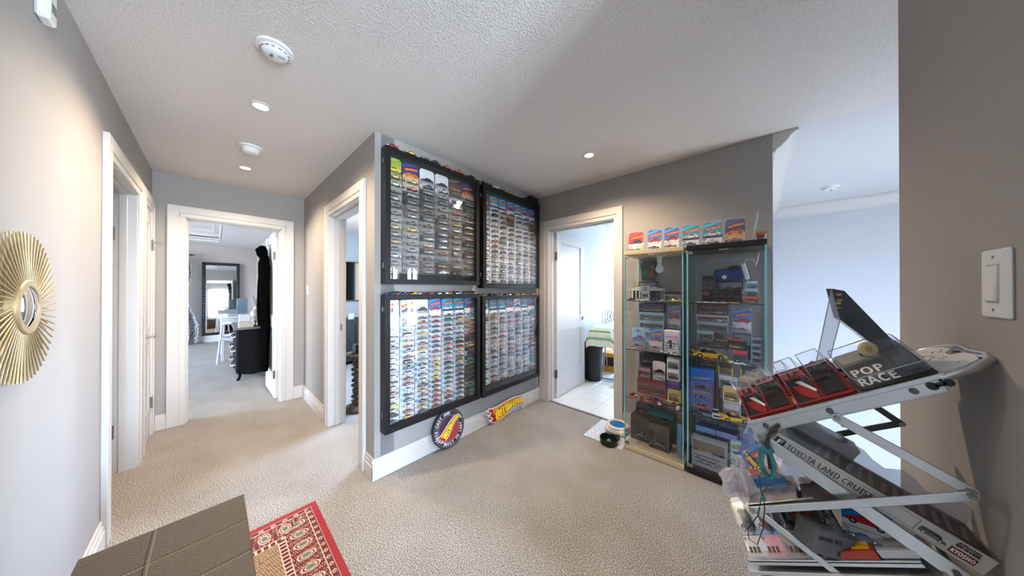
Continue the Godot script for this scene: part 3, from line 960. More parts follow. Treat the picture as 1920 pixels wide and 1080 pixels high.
func build_frames() -> void:
	display_frame("upper black display frame beside the hallway corner, grey premium carded cars behind glass", .799, 1.650, 1.366, 2.330)
	display_frame("upper black display frame beside the laundry doorway, carded cars paled to imitate reflection", 1.700, 2.580, 1.338, 2.318)
	display_frame("lower black display frame beside the hallway corner, seven columns of bright carded cars", .797, 1.660, .320, 1.287)
	display_frame("lower black display frame beside the laundry doorway, bluish columns of carded cars", 1.690, 2.580, .313, 1.262)
	var U := [5, 6, 6, 8, 6]
	fill_frame(.812, .137, 6, 2.288, .052, 14,
		["ywnsknsyscgwss", "yoskgsnysgsksg", "ksnsksngsyskgs", "wsgskssgtsrtyw", "nswocysknsgnsk", "sgknswyomksgns"],
		[[7, 7, 6, U], [2, 2, 5, U], [12, 5, U], [12, 6, U], [8, 12, 8, U], [2, 5, 8, U]],
		"upper frame beside hallway", "carded cars in the upper frame beside the hallway")
	var B := [0, 4, 10, 12, 4, 12, 1]
	fill_frame(.811, .1195, 7, 1.254, .0405, 19,
		["wwwswgwwwswnwrwyykb", "wwrwyrgrktwrrwegwry", "kogygrywgkwgwnygkyk", "rrkprkbryyyyymmrrrr", "gtkmtbokgotnkkgwokk", "bykwtmkrykybmbmkkgk", "gwoookkymktennbkttk"],
		[[4, 4, [12, 4, 10]], [4, 12, [12, 4, 10, 10]], [12, 10, B], [0, 1, [0, 10, 1, 0]], [1, 10, B], [1, 0, B], [0, 1, [11, 8, 0, 5, 10, 2]]],
		"lower frame beside hallway", "carded cars in the lower frame beside the hallway", 0, 99)
	var L := fill_frame(1.705, .122, 7, 1.229, .0475, 15,
		["ykwwyrwwyswkwtw", "tyrksrwwskwpwrr", "tkrwokyywksgkwk", "bprwkwkkrkwysky", "pkrtgbywynkwnks", "tkwgkygykbewyks", "kywrbkkryymkbwr"],
		[[10, 11, B], [1, 9, B], [1, 4, B], [0, 4, B], [4, 9, B], [1, 0, B], [0, 13, [0, 10, 4, 2, 13]]],
		"lower frame beside laundry doorway", "carded cars in the lower frame beside the laundry doorway", 0, 5)
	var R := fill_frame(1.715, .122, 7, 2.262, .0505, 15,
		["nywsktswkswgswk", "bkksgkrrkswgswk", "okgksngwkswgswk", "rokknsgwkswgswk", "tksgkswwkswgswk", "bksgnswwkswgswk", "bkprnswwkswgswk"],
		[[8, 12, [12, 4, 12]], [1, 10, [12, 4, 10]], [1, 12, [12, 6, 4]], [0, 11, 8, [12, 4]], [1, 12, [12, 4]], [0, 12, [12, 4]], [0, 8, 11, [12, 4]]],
		"", "", 0, 0)  # pale designs in the lower rows paint in the bright wall reflected by the glass
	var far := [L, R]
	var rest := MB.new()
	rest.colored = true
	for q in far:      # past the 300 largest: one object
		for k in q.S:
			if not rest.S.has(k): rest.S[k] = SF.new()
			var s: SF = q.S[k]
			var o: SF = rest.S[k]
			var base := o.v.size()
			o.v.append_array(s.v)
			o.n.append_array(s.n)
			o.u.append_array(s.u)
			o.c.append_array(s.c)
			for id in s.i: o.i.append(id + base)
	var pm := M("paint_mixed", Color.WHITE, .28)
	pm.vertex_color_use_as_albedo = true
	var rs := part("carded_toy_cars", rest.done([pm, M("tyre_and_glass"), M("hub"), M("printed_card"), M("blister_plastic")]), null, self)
	tag(rs, "rows of small carded toy cars filling the two frames beside the laundry doorway", "carded cars")
	rs.set_meta("kind", "stuff")
	# cars parked along the tops of the frames
	var top := [["r", 0, .85], ["y", 0, .99], ["k", 4, 1.10], ["k", 1, 1.20], ["o", 0, 1.30], ["o", 1, 1.43], ["k", 0, 1.56]]
	for k in top.size():
		loose_car("toy_car", "%s toy car parked on top of the upper frame beside hallway, %s from the corner" % [PAINT_NAME[top[k][0]], ordinal(k)], top[k][1], top[k][0], .085, Vector3(top[k][2], 2.331, -1.928), PI if k % 2 == 0 else 0.0, "cars on top of the upper frames")
	var top2 := [["p", 4, 1.76, .12], ["w", 0, 1.87, .09], ["k", 4, 1.96, .08], ["y", 0, 2.06, .075], ["w", 1, 2.15, .07], ["y", 0, 2.24, .075], ["k", 0, 2.33, .08]]
	for k in top2.size():
		loose_car("toy_car", "%s toy car on the upper frame beside doorway, %s from its hallway end" % [PAINT_NAME[top2[k][0]], ordinal(k)], top2[k][1], top2[k][0], top2[k][3], Vector3(top2[k][2], 2.319, -1.928), 0.0 if k % 2 == 0 else PI, "cars on top of the upper frames")
	var bb := MB.new()
	bb.box(Vector3(0, .03, 0), Vector3(.16, .06, .05), .003)
	bb.box(Vector3(-.03, .065, 0), Vector3(.06, .012, .04), .002)
	var bx := part("carton", bb.done(), M("black_plastic"), self)
	bx.position = Vector3(2.48, 2.319, -1.935)
	tag(bx, "small black carton on top of the upper frame at its doorway end", "carton")
	var cs := "bbrbknywkrobwkgyrkwbrkew"
	for k in cs.length():
		loose_car("toy_car", "%s toy car on top of the lower frame beside hallway, %s" % [PAINT_NAME[cs[k]], ordinal(k) + " from the corner" if k < 20 else ordinal(cs.length() - 1 - k) + " from its far end"], pick_kind(), cs[k], .066, Vector3(.83 + k * .0345, 1.288, -1.937), 1.05 + rng.randf_range(-.12, .12), "cars on top of the lower frames")
	var cs2 := "ykkwrwkyyyow"
	for k in cs2.length():
		loose_car("toy_car", "%s toy car on top of the lower frame beside doorway, %s from its hallway end" % [PAINT_NAME[cs2[k]], ordinal(k)], pick_kind(), cs2[k], .066, Vector3(1.74 + k * .07, 1.263, -1.937), .5 + rng.randf_range(-.2, .2), "cars on top of the lower frames")
	for q in [["r", .97, "lower left corner"], ["r", 1.085, "second column's foot"], ["e", 1.57, "doorway end"]]:
		loose_car("toy_car", "loose %s toy car lying inside the lower hallway frame at its %s" % [PAINT_NAME[q[0]], q[2]], 0, q[0], .062, Vector3(q[1], .3345, -1.932), .2)

# ------------------------------------------------------------------ signs, bowls, rug, bench, sunburst mirror, switches
func flame_poly(s: float) -> PackedVector2Array:
	var p := PackedVector2Array([Vector2(0, .176), Vector2(.03, .156), Vector2(.056, .150), Vector2(.050, .174), Vector2(.085, .156), Vector2(.119, .149), Vector2(.18, .150), Vector2(.234, .157), Vector2(.30, .165), Vector2(.36, .170), Vector2(.43, .171), Vector2(.494, .165), Vector2(.535, .152), Vector2(.562, .13), Vector2(.578, .09), Vector2(.580, .05), Vector2(.575, .010), Vector2(.560, .010), Vector2(.558, .04), Vector2(.548, .056), Vector2(.525, .068), Vector2(.485, .074), Vector2(.444, .073), Vector2(.40, .066), Vector2(.36, .054), Vector2(.315, .036), Vector2(.274, .018), Vector2(.22, .006), Vector2(.154, .001), Vector2(.11, .010), Vector2(.07, .032), Vector2(.045, .062), Vector2(.09, .046), Vector2(.10, .058), Vector2(.05, .088), Vector2(.022, .118), Vector2(.07, .100), Vector2(.085, .112), Vector2(.045, .134)])
	for k in p.size(): p[k] *= s
	return p

func inset(poly: PackedVector2Array, d: float) -> PackedVector2Array:
	var r := Geometry2D.offset_polygon(poly, -d)
	var best := PackedVector2Array()
	for q in r:
		if q.size() > best.size(): best = q
	return best

func flame_logo(parent: Node, s: float, T: Transform3D) -> void:
	var P := flame_poly(s)
	var b := MB.new()
	b.T = T
	b.prism(P, 0, .008 * s)
	part("white_border", b.done(), M("sign_white", Color(.9, .9, .9), .35), parent)
	var r := MB.new()
	r.T = T
	r.prism(inset(P, .0085 * s), .008 * s, .010 * s)
	part("flame", r.done(), M("sign_red", Color(.72, .06, .1), .35), parent)
	var y := MB.new()
	y.T = T
	var yp := Geometry2D.intersect_polygons(inset(P, .015 * s), PackedVector2Array([Vector2(.135, -.1) * s, Vector2(.15, .06) * s, Vector2(.115, .1) * s, Vector2(.13, .3) * s, Vector2(.7, .3) * s, Vector2(.7, -.1) * s]))
	for q in yp: y.prism(q, .010 * s, .0115 * s)
	part("yellow_field", y.done(), M("sign_yellow", Color(.95, .68, .08), .35), parent)
	var mk := M("sign_black", Color(.12, .03, .03), .4)
	var my := M("sign_letter", Color(.98, .86, .12), .35)
	var word := "HOT WHEELS"
	var cx := [.165, .212, .255, 0., .315, .365, .408, .447, .484, .521]
	var cy := [.076, .080, .086, 0., .098, .107, .113, .117, .118, .115]
	var hh := [.078, .070, .078, 0., .076, .064, .058, .056, .056, .058]
	for k in word.length():
		if word[k] == " ": continue
		var tilt := .10 if k < 6 else (.02 if k < 8 else -.12)
		var bs := Basis(Vector3(0, 0, 1), tilt) * Basis(Vector3(.86, 0, 0), Vector3(.10, 1, 0), Vector3(0, 0, 1))
		var o := part("letter", text_mesh(word[k], hh[k] * s * 1.16, .0006), mk, parent)
		o.transform = T * Transform3D(bs * Basis.from_scale(Vector3(1.14, 1, 1)), Vector3(cx[k] * s, cy[k] * s, .0118 * s))
		var o2 := part("letter", text_mesh(word[k], hh[k] * s * .98, .0006), my, parent)
		o2.transform = T * Transform3D(bs, Vector3(cx[k] * s, cy[k] * s, .0126 * s))

func build_signs() -> void:
	var f := thing("sign", "flame-shaped red and yellow sign on the carpet against the white baseboard", "sign", Vector3(1.746, .002, -1.945), 0)
	f.rotation.x = -.09
	flame_logo(f, 1.0, Transform3D())
	var R := .155
	var t := thing("sign", "round black sign with white lettering leaning on the baseboard below the frames", "sign", Vector3(1.343, .001, -1.925), 0)
	t.rotation.x = -.13
	var b := MB.new()
	b.T = Transform3D(Basis(Vector3.RIGHT, PI / 2), Vector3(0, R, 0))
	b.lathe([Vector2(0, -.004), Vector2(R - .003, -.004), Vector2(R, -.002), Vector2(R, .004), Vector2(R - .002, .006), Vector2(R - .006, .006), Vector2(R - .008, .004), Vector2(0, .004)], 56)
	part("disc", b.done(), M("sign_charcoal", Color(.13, .14, .165), .4), t)
	var rg := MB.new()
	rg.T = Transform3D(Basis(Vector3.RIGHT, PI / 2), Vector3(0, R, .0045))
	rg.lathe([Vector2(.100, 0), Vector2(.100, .0012), Vector2(.104, .0012), Vector2(.104, 0)], 48)
	rg.lathe([Vector2(.140, 0), Vector2(.140, .0012), Vector2(.143, .0012), Vector2(.143, 0)], 48)
	part("ring", rg.done(), M("sign_grey", Color(.5, .5, .52), .4), t)
	var lo := PackedVector2Array()
	var hi := PackedVector2Array()
	for k in 25:
		var a := -PI * .80 + PI * k / 24.0
		lo.append(Vector2(cos(a), sin(a)) * .099)
		hi.append(-Vector2(cos(a), sin(a)) * .099)
	var q := MB.new()
	q.T = Transform3D(Basis(), Vector3(0, R, 0))
	q.prism(lo, .004, .0052)
	part("red_half", q.done(), M("sign_rose", Color(.62, .16, .2), .4), t)
	var q2 := MB.new()
	q2.T = Transform3D(Basis(), Vector3(0, R, 0))
	q2.prism(hi, .004, .0052)
	part("purple_half", q2.done(), M("sign_plum", Color(.30, .12, .20), .4), t)
	var sw := MB.new()
	sw.T = Transform3D(Basis(), Vector3(0, R, .0052))
	sw.prism(PackedVector2Array([Vector2(-.085, -.01), Vector2(-.05, .035), Vector2(0, .075), Vector2(.035, .08), Vector2(.0, .05), Vector2(-.04, .012)]), 0, .0008)
	sw.prism(PackedVector2Array([Vector2(-.06, -.03), Vector2(-.02, .015), Vector2(.03, .05), Vector2(.055, .05), Vector2(.02, .02), Vector2(-.025, -.02)]), 0, .0008)
	part("car_picture", sw.done(), M("sign_navy", Color(.10, .13, .24), .4), t)
	flame_logo(t, .50, Transform3D(Basis(Vector3(0, 0, 1), .62), Vector3(-.098, R - .125, .006)))
	var ring := [["DIE-CAST AND", 3.42, -.175, false], ["BUILT TO LAST", -2.02, .170, true]]
	for r in ring:
		var s: String = r[0]
		for k in s.length():
			if s[k] == " ": continue
			var a: float = r[1] + r[2] * k
			var o := part("letter", text_mesh(s[k], .0235, .0008), M("sign_white"), t)
			o.transform = Transform3D(Basis(Vector3(0, 0, 1), a + (PI / 2 if r[3] else -PI / 2)), Vector3(cos(a) * .122, R + sin(a) * .122, .0046))

func build_floor_things() -> void:
	# pet corner
	var m := MB.new()
	m.prism(PackedVector2Array([Vector2(-.2, -.17), Vector2(.2, -.17), Vector2(.2, .17), Vector2(-.2, .17)]), 0, .003)
	var mp := M("paper_print", Color(.86, .87, .9), .8)
	mp.albedo_texture = noise_tex(256, .09, 2, ramp([[0., Color(.35, .4, .6)], [.36, Color(.5, .55, .7)], [.42, Color(1, 1, 1)], [1., Color(1, 1, 1)]]), 31)
	tri_mat(mp, 4.)
	var mat := part("feeding_mat", m.done(), mp, self)
	mat.transform = Transform3D(Basis(Vector3.RIGHT, -PI / 2), Vector3(2.47, .001, -1.02))
	tag(mat, "white paper feeding mat with small blue print under the pet bowls", "mat")
	var w := thing("pet_bowl", "white pet bowl with bright blue inside beside the doorway casing", "pet bowl", Vector3(2.545, .004, -.985))
	var b := MB.new()
	b.box(Vector3(0, .03, 0), Vector3(.19, .06, .19), .02)
	part("base", b.done(), M("bowl_cream", Color(.86, .83, .76), .4), w)
	var r := MB.new()
	r.lathe([Vector2(.098, .056), Vector2(.1, .066), Vector2(.09, .072), Vector2(.078, .07), Vector2(.07, .064)], 32, true)
	part("rim", r.done(), M("white_plastic"), w)
	var bl := MB.new()
	bl.lathe([Vector2(.08, .0705), Vector2(.074, .0635), Vector2(.05, .0612), Vector2(0, .061)], 32)
	part("water", bl.done(), M("bowl_blue", Color(.02, .42, .72), .12), w)
	var g := thing("pet_bowl", "dark green round pet bowl with a spout, in front of the white one", "pet bowl", Vector3(2.30, .001, -.965), -.35)
	var c := MB.new()
	c.lathe([Vector2(.07, 0), Vector2(.074, .01), Vector2(.076, .05), Vector2(.07, .055), Vector2(.064, .05), Vector2(.06, .018), Vector2(0, .015)], 32)
	part("bowl", c.done(), M("green_plastic", Color(.01, .11, .09), .25), g)
	var n := MB.new()
	n.lathe([Vector2(.018, .015), Vector2(.012, .03), Vector2(.004, .036), Vector2(0, .036)], 16)
	part("knob", n.done(), M("bowl_pale", Color(.55, .6, .5), .4), g)
	var sp := MB.new()
	sp.prism(PackedVector2Array([Vector2(.055, -.03), Vector2(.115, -.018), Vector2(.12, .006), Vector2(.06, .035)]), 0, .045)
	var so := part("spout", sp.done(), M("green_plastic"), g)
	so.rotation.x = -PI / 2
	# rug
	var img := Image.create(256, 512, false, Image.FORMAT_RGB8)
	var red := Color(.55, .13, .155)
	var dark := Color(.36, .08, .10)
	var cream := Color(.74, .67, .56)
	var green := Color(.34, .40, .37)
	for y in 512:
		for x in 256:
			var fx := x / 256. * .63
			var fy := y / 512. * 1.5
			var e := minf(minf(fx, .63 - fx), minf(fy, 1.5 - fy))
			var along := fy if minf(fx, .63 - fx) < minf(fy, 1.5 - fy) else fx
			var col := red
			if e > .03:
				col = dark
				var q := .5 + .5 * sin(along * 260. + sin(e * 300.) * 2.) * cos(e * 330. + along * 90.)
				if e < .034 or (e > .058 and e < .062): col = cream
				elif e < .058:      # guard band of small flowers
					var d := Vector2(fmod(along, .05) - .025, (e - .046) * 1.2).length()
					col = dark.lightened(.05) if d > .011 else (cream if d > .006 else green)
				elif e < .172:      # main border of medallions
					var d := Vector2((fmod(along, .085) - .0425) * 1.15, (e - .116) * .75)
					var l := d.length()
					if l < .030: col = green if l < .014 else (cream if l < .020 else (dark if l < .024 else cream))
					elif q > .68: col = cream.darkened(.1)
					elif q < .16: col = Color(.5, .12, .15)
				elif e < .177 or (e > .20 and e < .205): col = cream
				elif e < .20:
					col = dark if fmod(along, .026) > .009 else cream
				else:
					col = Color(.60, .51, .38)
					if q > .75: col = dark
					elif q < .2: col = Color(.4, .36, .2)
			img.set_pixel(x, y, col)
	var rm := M("rug_wool", Color.WHITE, .95)
	rm.albedo_texture = ImageTexture.create_from_image(img)
	rm.heightmap_enabled = true
	rm.heightmap_texture = noise_tex(512, .2, 2, ramp([[0., Color.BLACK], [1., Color.WHITE]]), 40)
	rm.heightmap_scale = .15
	var rb := MB.new()
	rb.prism(PackedVector2Array([Vector2(-.315, -.75), Vector2(.315, -.75), Vector2(.315, .75), Vector2(-.315, .75)]), 0, .008, Rect2(0, 0, 1, 1))
	var rug := part("rug", rb.done(), rm, self)
	rug.transform = Transform3D(Basis(Vector3.RIGHT, -PI / 2), Vector3(.117, .001, -1.305))
	tag(rug, "red patterned oriental rug on beige carpet beside the brown leather bench", "rug")
	# leather bench
	var o := thing("bench", "brown leather bench with stitched panels along the left wall", "bench", Vector3(-.10, .0095, -1.10))
	var lm := M("leather", Color(.235, .185, .14), .5)
	lm.albedo_texture = noise_tex(512, .035, 4, ramp([[0., Color(.72, .68, .64)], [1., Color(1, 1, 1)]]), 50)
	lm.heightmap_enabled = true
	lm.heightmap_texture = noise_tex(512, .12, 3, ramp([[0., Color.BLACK], [1., Color.WHITE]]), 51)
	lm.heightmap_scale = .12
	tri_mat(lm, 2.2)
	var bd := MB.new()
	bd.box(Vector3(0, .215, 0), Vector3(.37, .41, 1.02), .012)
	part("body", bd.done(), lm, o)
	var stx := [-.19, -.045, .19]
	var stz := [-.52, -.335, -.16, .02, .19, .36, .52]
	for i in 2:
		for j in 6:
			var p := MB.new()
			p.box(Vector3((stx[i] + stx[i + 1]) / 2, .427, (stz[j] + stz[j + 1]) / 2), Vector3(stx[i + 1] - stx[i] - .0002, .05, stz[j + 1] - stz[j] - .0002), .0016)
			part("panel", p.done(), lm, o)
	var sm := M("stitching", Color(.52, .45, .36), .8)
	var s := MB.new()
	for j in range(1, 6):
		for k in 46: s.box(Vector3(-.185 + k * .0081, .4523, stz[j] + .010), Vector3(.0056, .0016, .0026))
	for k in 125: s.box(Vector3(stx[1] + .009, .4523, -.51 + k * .0081), Vector3(.0026, .0016, .0056))
	part("stitching", s.done(), sm, o)
	for lx in [-.15, .15]:
		for lz in [-.46, .46]:
			var f := MB.new()
			f.cyl(Vector3(lx, 0 if lx > 0 else -.0095, lz), Vector3(lx, .012, lz), .022)
			part("foot", f.done(), M("black_plastic"), o)

func build_wall_things() -> void:
	# sunburst mirror of crossed rods
	var t := thing("sunburst_mirror", "gold sunburst mirror of crossed metal rods on the left wall", "wall mirror", Vector3(-.388, 1.278, -1.563), PI / 2)
	var gold := M("gold_metal", Color(.68, .60, .45), .38, .6)
	var rod := MB.new()
	rod.cyl(Vector3(0, .066, 0), Vector3(0, .2185, 0), .0023, .0021, 7)
	var rm := rod.done()
	for layer in 2:
		for k in 58:
			var o := part("rod", rm, gold, t)
			var a := TAU * (k + .5 * layer) / 58
			o.transform = Transform3D(Basis(Vector3(0, 0, 1), a), Vector3(0, 0, .012 + .013 * layer)) * Transform3D(Basis(Vector3(0, 0, 1), (.20 if layer else -.20)), Vector3(.016 if layer else -.016, 0, 0))
	var rg := MB.new()
	rg.T = Transform3D(Basis(Vector3.RIGHT, PI / 2), Vector3.ZERO)
	rg.lathe([Vector2(.079, .004), Vector2(.079, .029), Vector2(.076, .032), Vector2(.061, .032), Vector2(.058, .030), Vector2(.0575, .026)], 44)
	part("ring", rg.done(), gold, t)
	var gl := MB.new()
	gl.T = Transform3D(Basis(Vector3.RIGHT, PI / 2), Vector3.ZERO)
	gl.lathe([Vector2(.0575, .0290), Vector2(.050, .0318), Vector2(.040, .0344), Vector2(.028, .0364), Vector2(.015, .0378), Vector2(0, .0382)], 40, true)
	part("mirror_glass", gl.done(), M("mirror"), t)
	# light switches
	var s := thing("light_switch", "white rocker light switch on the near grey wall right of the ladder", "light switch", Vector3(.953, 1.34, .32), PI)
	var b := MB.new()
	b.box(Vector3(0, 0, .003), Vector3(.079, .124, .006), .0025)
	b.box(Vector3(0, 0, .006), Vector3(.066, .11, .002), .0008)
	part("cover_plate", b.done(), M("white_plastic"), s)
	var r := MB.new()
	r.box(Vector3(0, 0, .0072), Vector3(.036, .070, .002), .0006)
	part("rocker_frame", r.done(), M("switch_grey", Color(.70, .70, .69), .4), s)
	var k := MB.new()
	k.T = Transform3D(Basis(Vector3.RIGHT, -.07), Vector3(0, 0, .0085))
	k.box(Vector3.ZERO, Vector3(.031, .064, .005), .001)
	part("rocker", k.done(), M("white_plastic"), s)
	for y in [-.048, .048]:
		var c := MB.new()
		c.cyl(Vector3(0, y, .006), Vector3(0, y, .0075), .003, .0028, 10)
		part("screw", c.done(), M("nickel"), s)
	var s2 := thing("light_switch", "small white light switch on the hallway wall left of the open doorway", "light switch", Vector3(.758, 1.32, -3.99), -PI / 2)
	var b2 := MB.new()
	b2.box(Vector3(0, 0, .003), Vector3(.072, .116, .006), .0025)
	part("cover_plate", b2.done(), M("white_plastic"), s2)
	var k2 := MB.new()
	k2.box(Vector3(0, 0, .007), Vector3(.033, .066, .005), .001)
	part("rocker", k2.done(), M("white_plastic"), s2)
	var ch := thing("door_chime", "small white wall box high on the left wall near the ceiling", "door chime", Vector3(-.388, 2.235, -1.735), PI / 2)
	var cb := MB.new()
	cb.box(Vector3(0, .03, .014), Vector3(.06, .11, .028), .006)
	part("cover", cb.done(), M("white_plastic"), ch)
	var cg := MB.new()
	for j in 4: cg.box(Vector3(0, .01 + j * .008, .0285), Vector3(.036, .003, .002))
	part("grille", cg.done(), M("detector_grey"), ch)

# ------------------------------------------------------------------ glass cabinets
func cabinet(label: String, z0: float, z1: float, wood: Material) -> void:
	var x0 := 2.315
	var x1 := 2.675
	var t := thing("display_cabinet", label, "display cabinet", Vector3((x0 + x1) / 2, 0, (z0 + z1) / 2), 0)
	var hx := (x1 - x0) / 2
	var hz := (z1 - z0) / 2
	var b := MB.new()
	b.span(Vector3(-hx, .004, -hz), Vector3(hx, .040, hz), .002)
	b.span(Vector3(-hx + .012, .038, -hz + .012), Vector3(hx - .012, .044, hz - .012), .001)
	part("base", b.done(), wood, t)
	var tp := MB.new()
	tp.span(Vector3(-hx, 1.612, -hz), Vector3(hx, 1.644, hz), .002)
	tp.span(Vector3(-hx + .012, 1.605, -hz + .012), Vector3(hx - .012, 1.613, hz - .012), .001)
	part("top", tp.done(), wood, t)
	var G := M("cabinet_glass")
	for s in [-1.0, 1.0]:
		var g := MB.new()
		g.face([Vector3(-hx + .012, .042, s * (hz - .008)), Vector3(hx - .004, .042, s * (hz - .008)), Vector3(hx - .004, 1.608, s * (hz - .008)), Vector3(-hx + .012, 1.608, s * (hz - .008))], Vector3.ZERO)
		part("side_pane", g.done(), M("shade_tinted_glass") if (s > 0) == (z0 < -.5) else G, t)
		var e := MB.new()
		e.span(Vector3(-hx + .008, .042, s * (hz - .008) - .0025), Vector3(-hx + .0125, 1.608, s * (hz - .008) + .0025))
		e.span(Vector3(hx - .006, .042, s * (hz - .008) - .0025), Vector3(hx - .002, 1.608, s * (hz - .008) + .0025))
		part("pane_edge", e.done(), M("glass_edge"), t)
	var bk := MB.new()
	bk.face([Vector3(hx - .003, .042, -hz + .01), Vector3(hx - .003, .042, hz - .01), Vector3(hx - .003, 1.608, hz - .01), Vector3(hx - .003, 1.608, -hz + .01)], Vector3(-9, 0, 0))
	part("back_pane", bk.done(), G, t)
	for y in [.43, .83, 1.23]:
		var s := MB.new()
		s.face([Vector3(-hx + .016, y, -hz + .012), Vector3(hx - .008, y, -hz + .012), Vector3(hx - .008, y, hz - .012), Vector3(-hx + .016, y, hz - .012)], Vector3(0, -9, 0))
		var sh := part("shelf", s.done(), G, t)
		var e := MB.new()
		e.span(Vector3(-hx + .014, y - .0025, -hz + .012), Vector3(-hx + .018, y + .0025, hz - .012))
		part("shelf_edge", e.done(), M("shelf_edge", Color(.10, .22, .23), .2), sh)
	var d := MB.new()
	d.face([Vector3(-hx + .003, .046, -hz + .004), Vector3(-hx + .003, .046, hz - .004), Vector3(-hx + .003, 1.604, hz - .004), Vector3(-hx + .003, 1.604, -hz + .004)], Vector3(9, 0, 0))
	var door := part("door", d.done(), G, t)
	var de := MB.new()
	for s in [-1.0, 1.0]: de.span(Vector3(-hx + .001, .046, s * (hz - .004) - .0022), Vector3(-hx + .0055, 1.604, s * (hz - .004) + .0022))
	part("pane_edge", de.done(), M("glass_edge"), door)
	for y in [.06, 1.59]:
		var h := MB.new()
		h.box(Vector3(-hx + .004, y, -hz + .022), Vector3(.012, .022, .032), .002)
		part("hinge", h.done(), M("nickel"), door)
	var k := MB.new()
	k.box(Vector3(-hx + .0, 1.598, 0), Vector3(.012, .010, .05), .002)
	part("catch", k.done(), M("nickel"), t)

func carton(label: String, xf: float, yb: float, zc: float, w: float, h: float, d: float, col: Color, band: Color, cars := "", kind := 0, called := "carton", word := "", group := "") -> Node3D:
	# a boxed model: shell, printed band, window with cars inside; front towards -x
	var t := thing(called, label, "boxed toy car" if cars else "carton", Vector3(xf, yb, zc), -PI / 2, group)
	col = Color.from_hsv(col.h, minf(1.0, col.s * 1.12), minf(.92, col.v * 1.22 + .03))
	band = Color.from_hsv(band.h, minf(1.0, band.s * 1.15), minf(.95, band.v * 1.3 + .04))
	var cm := M("card_%s" % col.to_html(false), col, .42)
	var bm := M("card_%s" % band.to_html(false), band, .42)
	var b := MB.new()
	if cars == "":
		b.span(Vector3(-w / 2, 0, -d), Vector3(w / 2, h, 0), .0015)
		part("shell", b.done(), cm, t)
		var p := MB.new()
		p.span(Vector3(-w * .44, h * .55, -.001), Vector3(w * .44, h * .92, .0006))
		part("printed_band", p.done(), bm, t)
		var p2 := MB.new()
		for k in 3: p2.span(Vector3(-w * .4, h * (.14 + .12 * k), -.001), Vector3(w * (.1 + .1 * k), h * (.18 + .12 * k), .0006))
		part("printed_lines", p2.done(), M("print_grey", Color(.35, .35, .38), .5), t)
		return t
	var f := minf(.006, h * .1)
	b.span(Vector3(-w / 2, 0, -d), Vector3(w / 2, f, 0))
	b.span(Vector3(-w / 2, h - f, -d), Vector3(w / 2, h, 0))
	b.span(Vector3(-w / 2, f, -d), Vector3(-w / 2 + f, h - f, 0))
	b.span(Vector3(w / 2 - f, f, -d), Vector3(w / 2, h - f, 0))
	b.span(Vector3(-w / 2 + f, f, -d), Vector3(w / 2 - f, h - f, -d + .003))
	part("shell", b.done(), cm, t)
	var bd := MB.new()
	bd.span(Vector3(-w / 2, h * .70, -.002), Vector3(w / 2, h, .0008))
	part("printed_band", bd.done(), bm, t)
	var bi := MB.new()
	bi.span(Vector3(-w / 2 + f, h * .45, -d + .002), Vector3(w / 2 - f, h * .7, -d + .0045))
	part("back_print", bi.done(), bm, t)
	var wn := MB.new()
	wn.face([Vector3(-w / 2 + f, f, -.0008), Vector3(w / 2 - f, f, -.0008), Vector3(w / 2 - f, h * .7, -.0008), Vector3(-w / 2 + f, h * .7, -.0008)], Vector3(0, h / 2, -d))
	part("window", wn.done(), M("blister_plastic"), t)
	var n := cars.length()
	var L := minf((w - .012) / n * .92, h * 2.1)
	L = minf(L, d * 2.1)
	for k in n:
		var c := part("toy_car", car_mesh(kind, snappedf(L, .001)), null, t)
		c.set_surface_override_material(0, paint(cars[k]))
		c.position = Vector3((k + .5 - n / 2.0) * (w - .012) / n, f + .001, -d * .5)
		if k % 2: c.rotation.y = PI
	if word: letters(t, word, h * .16, M("print_white", Color(.85, .85, .85), .5), Vector3(0, h * .84, .0012))
	return t

func support(label: String, xf: float, y0: float, y1: float, zc: float, w: float, d: float, col: Color) -> void:
	carton(label, xf, y0, zc, w, y1 - y0 - .0006, d, col, col.lightened(.25))

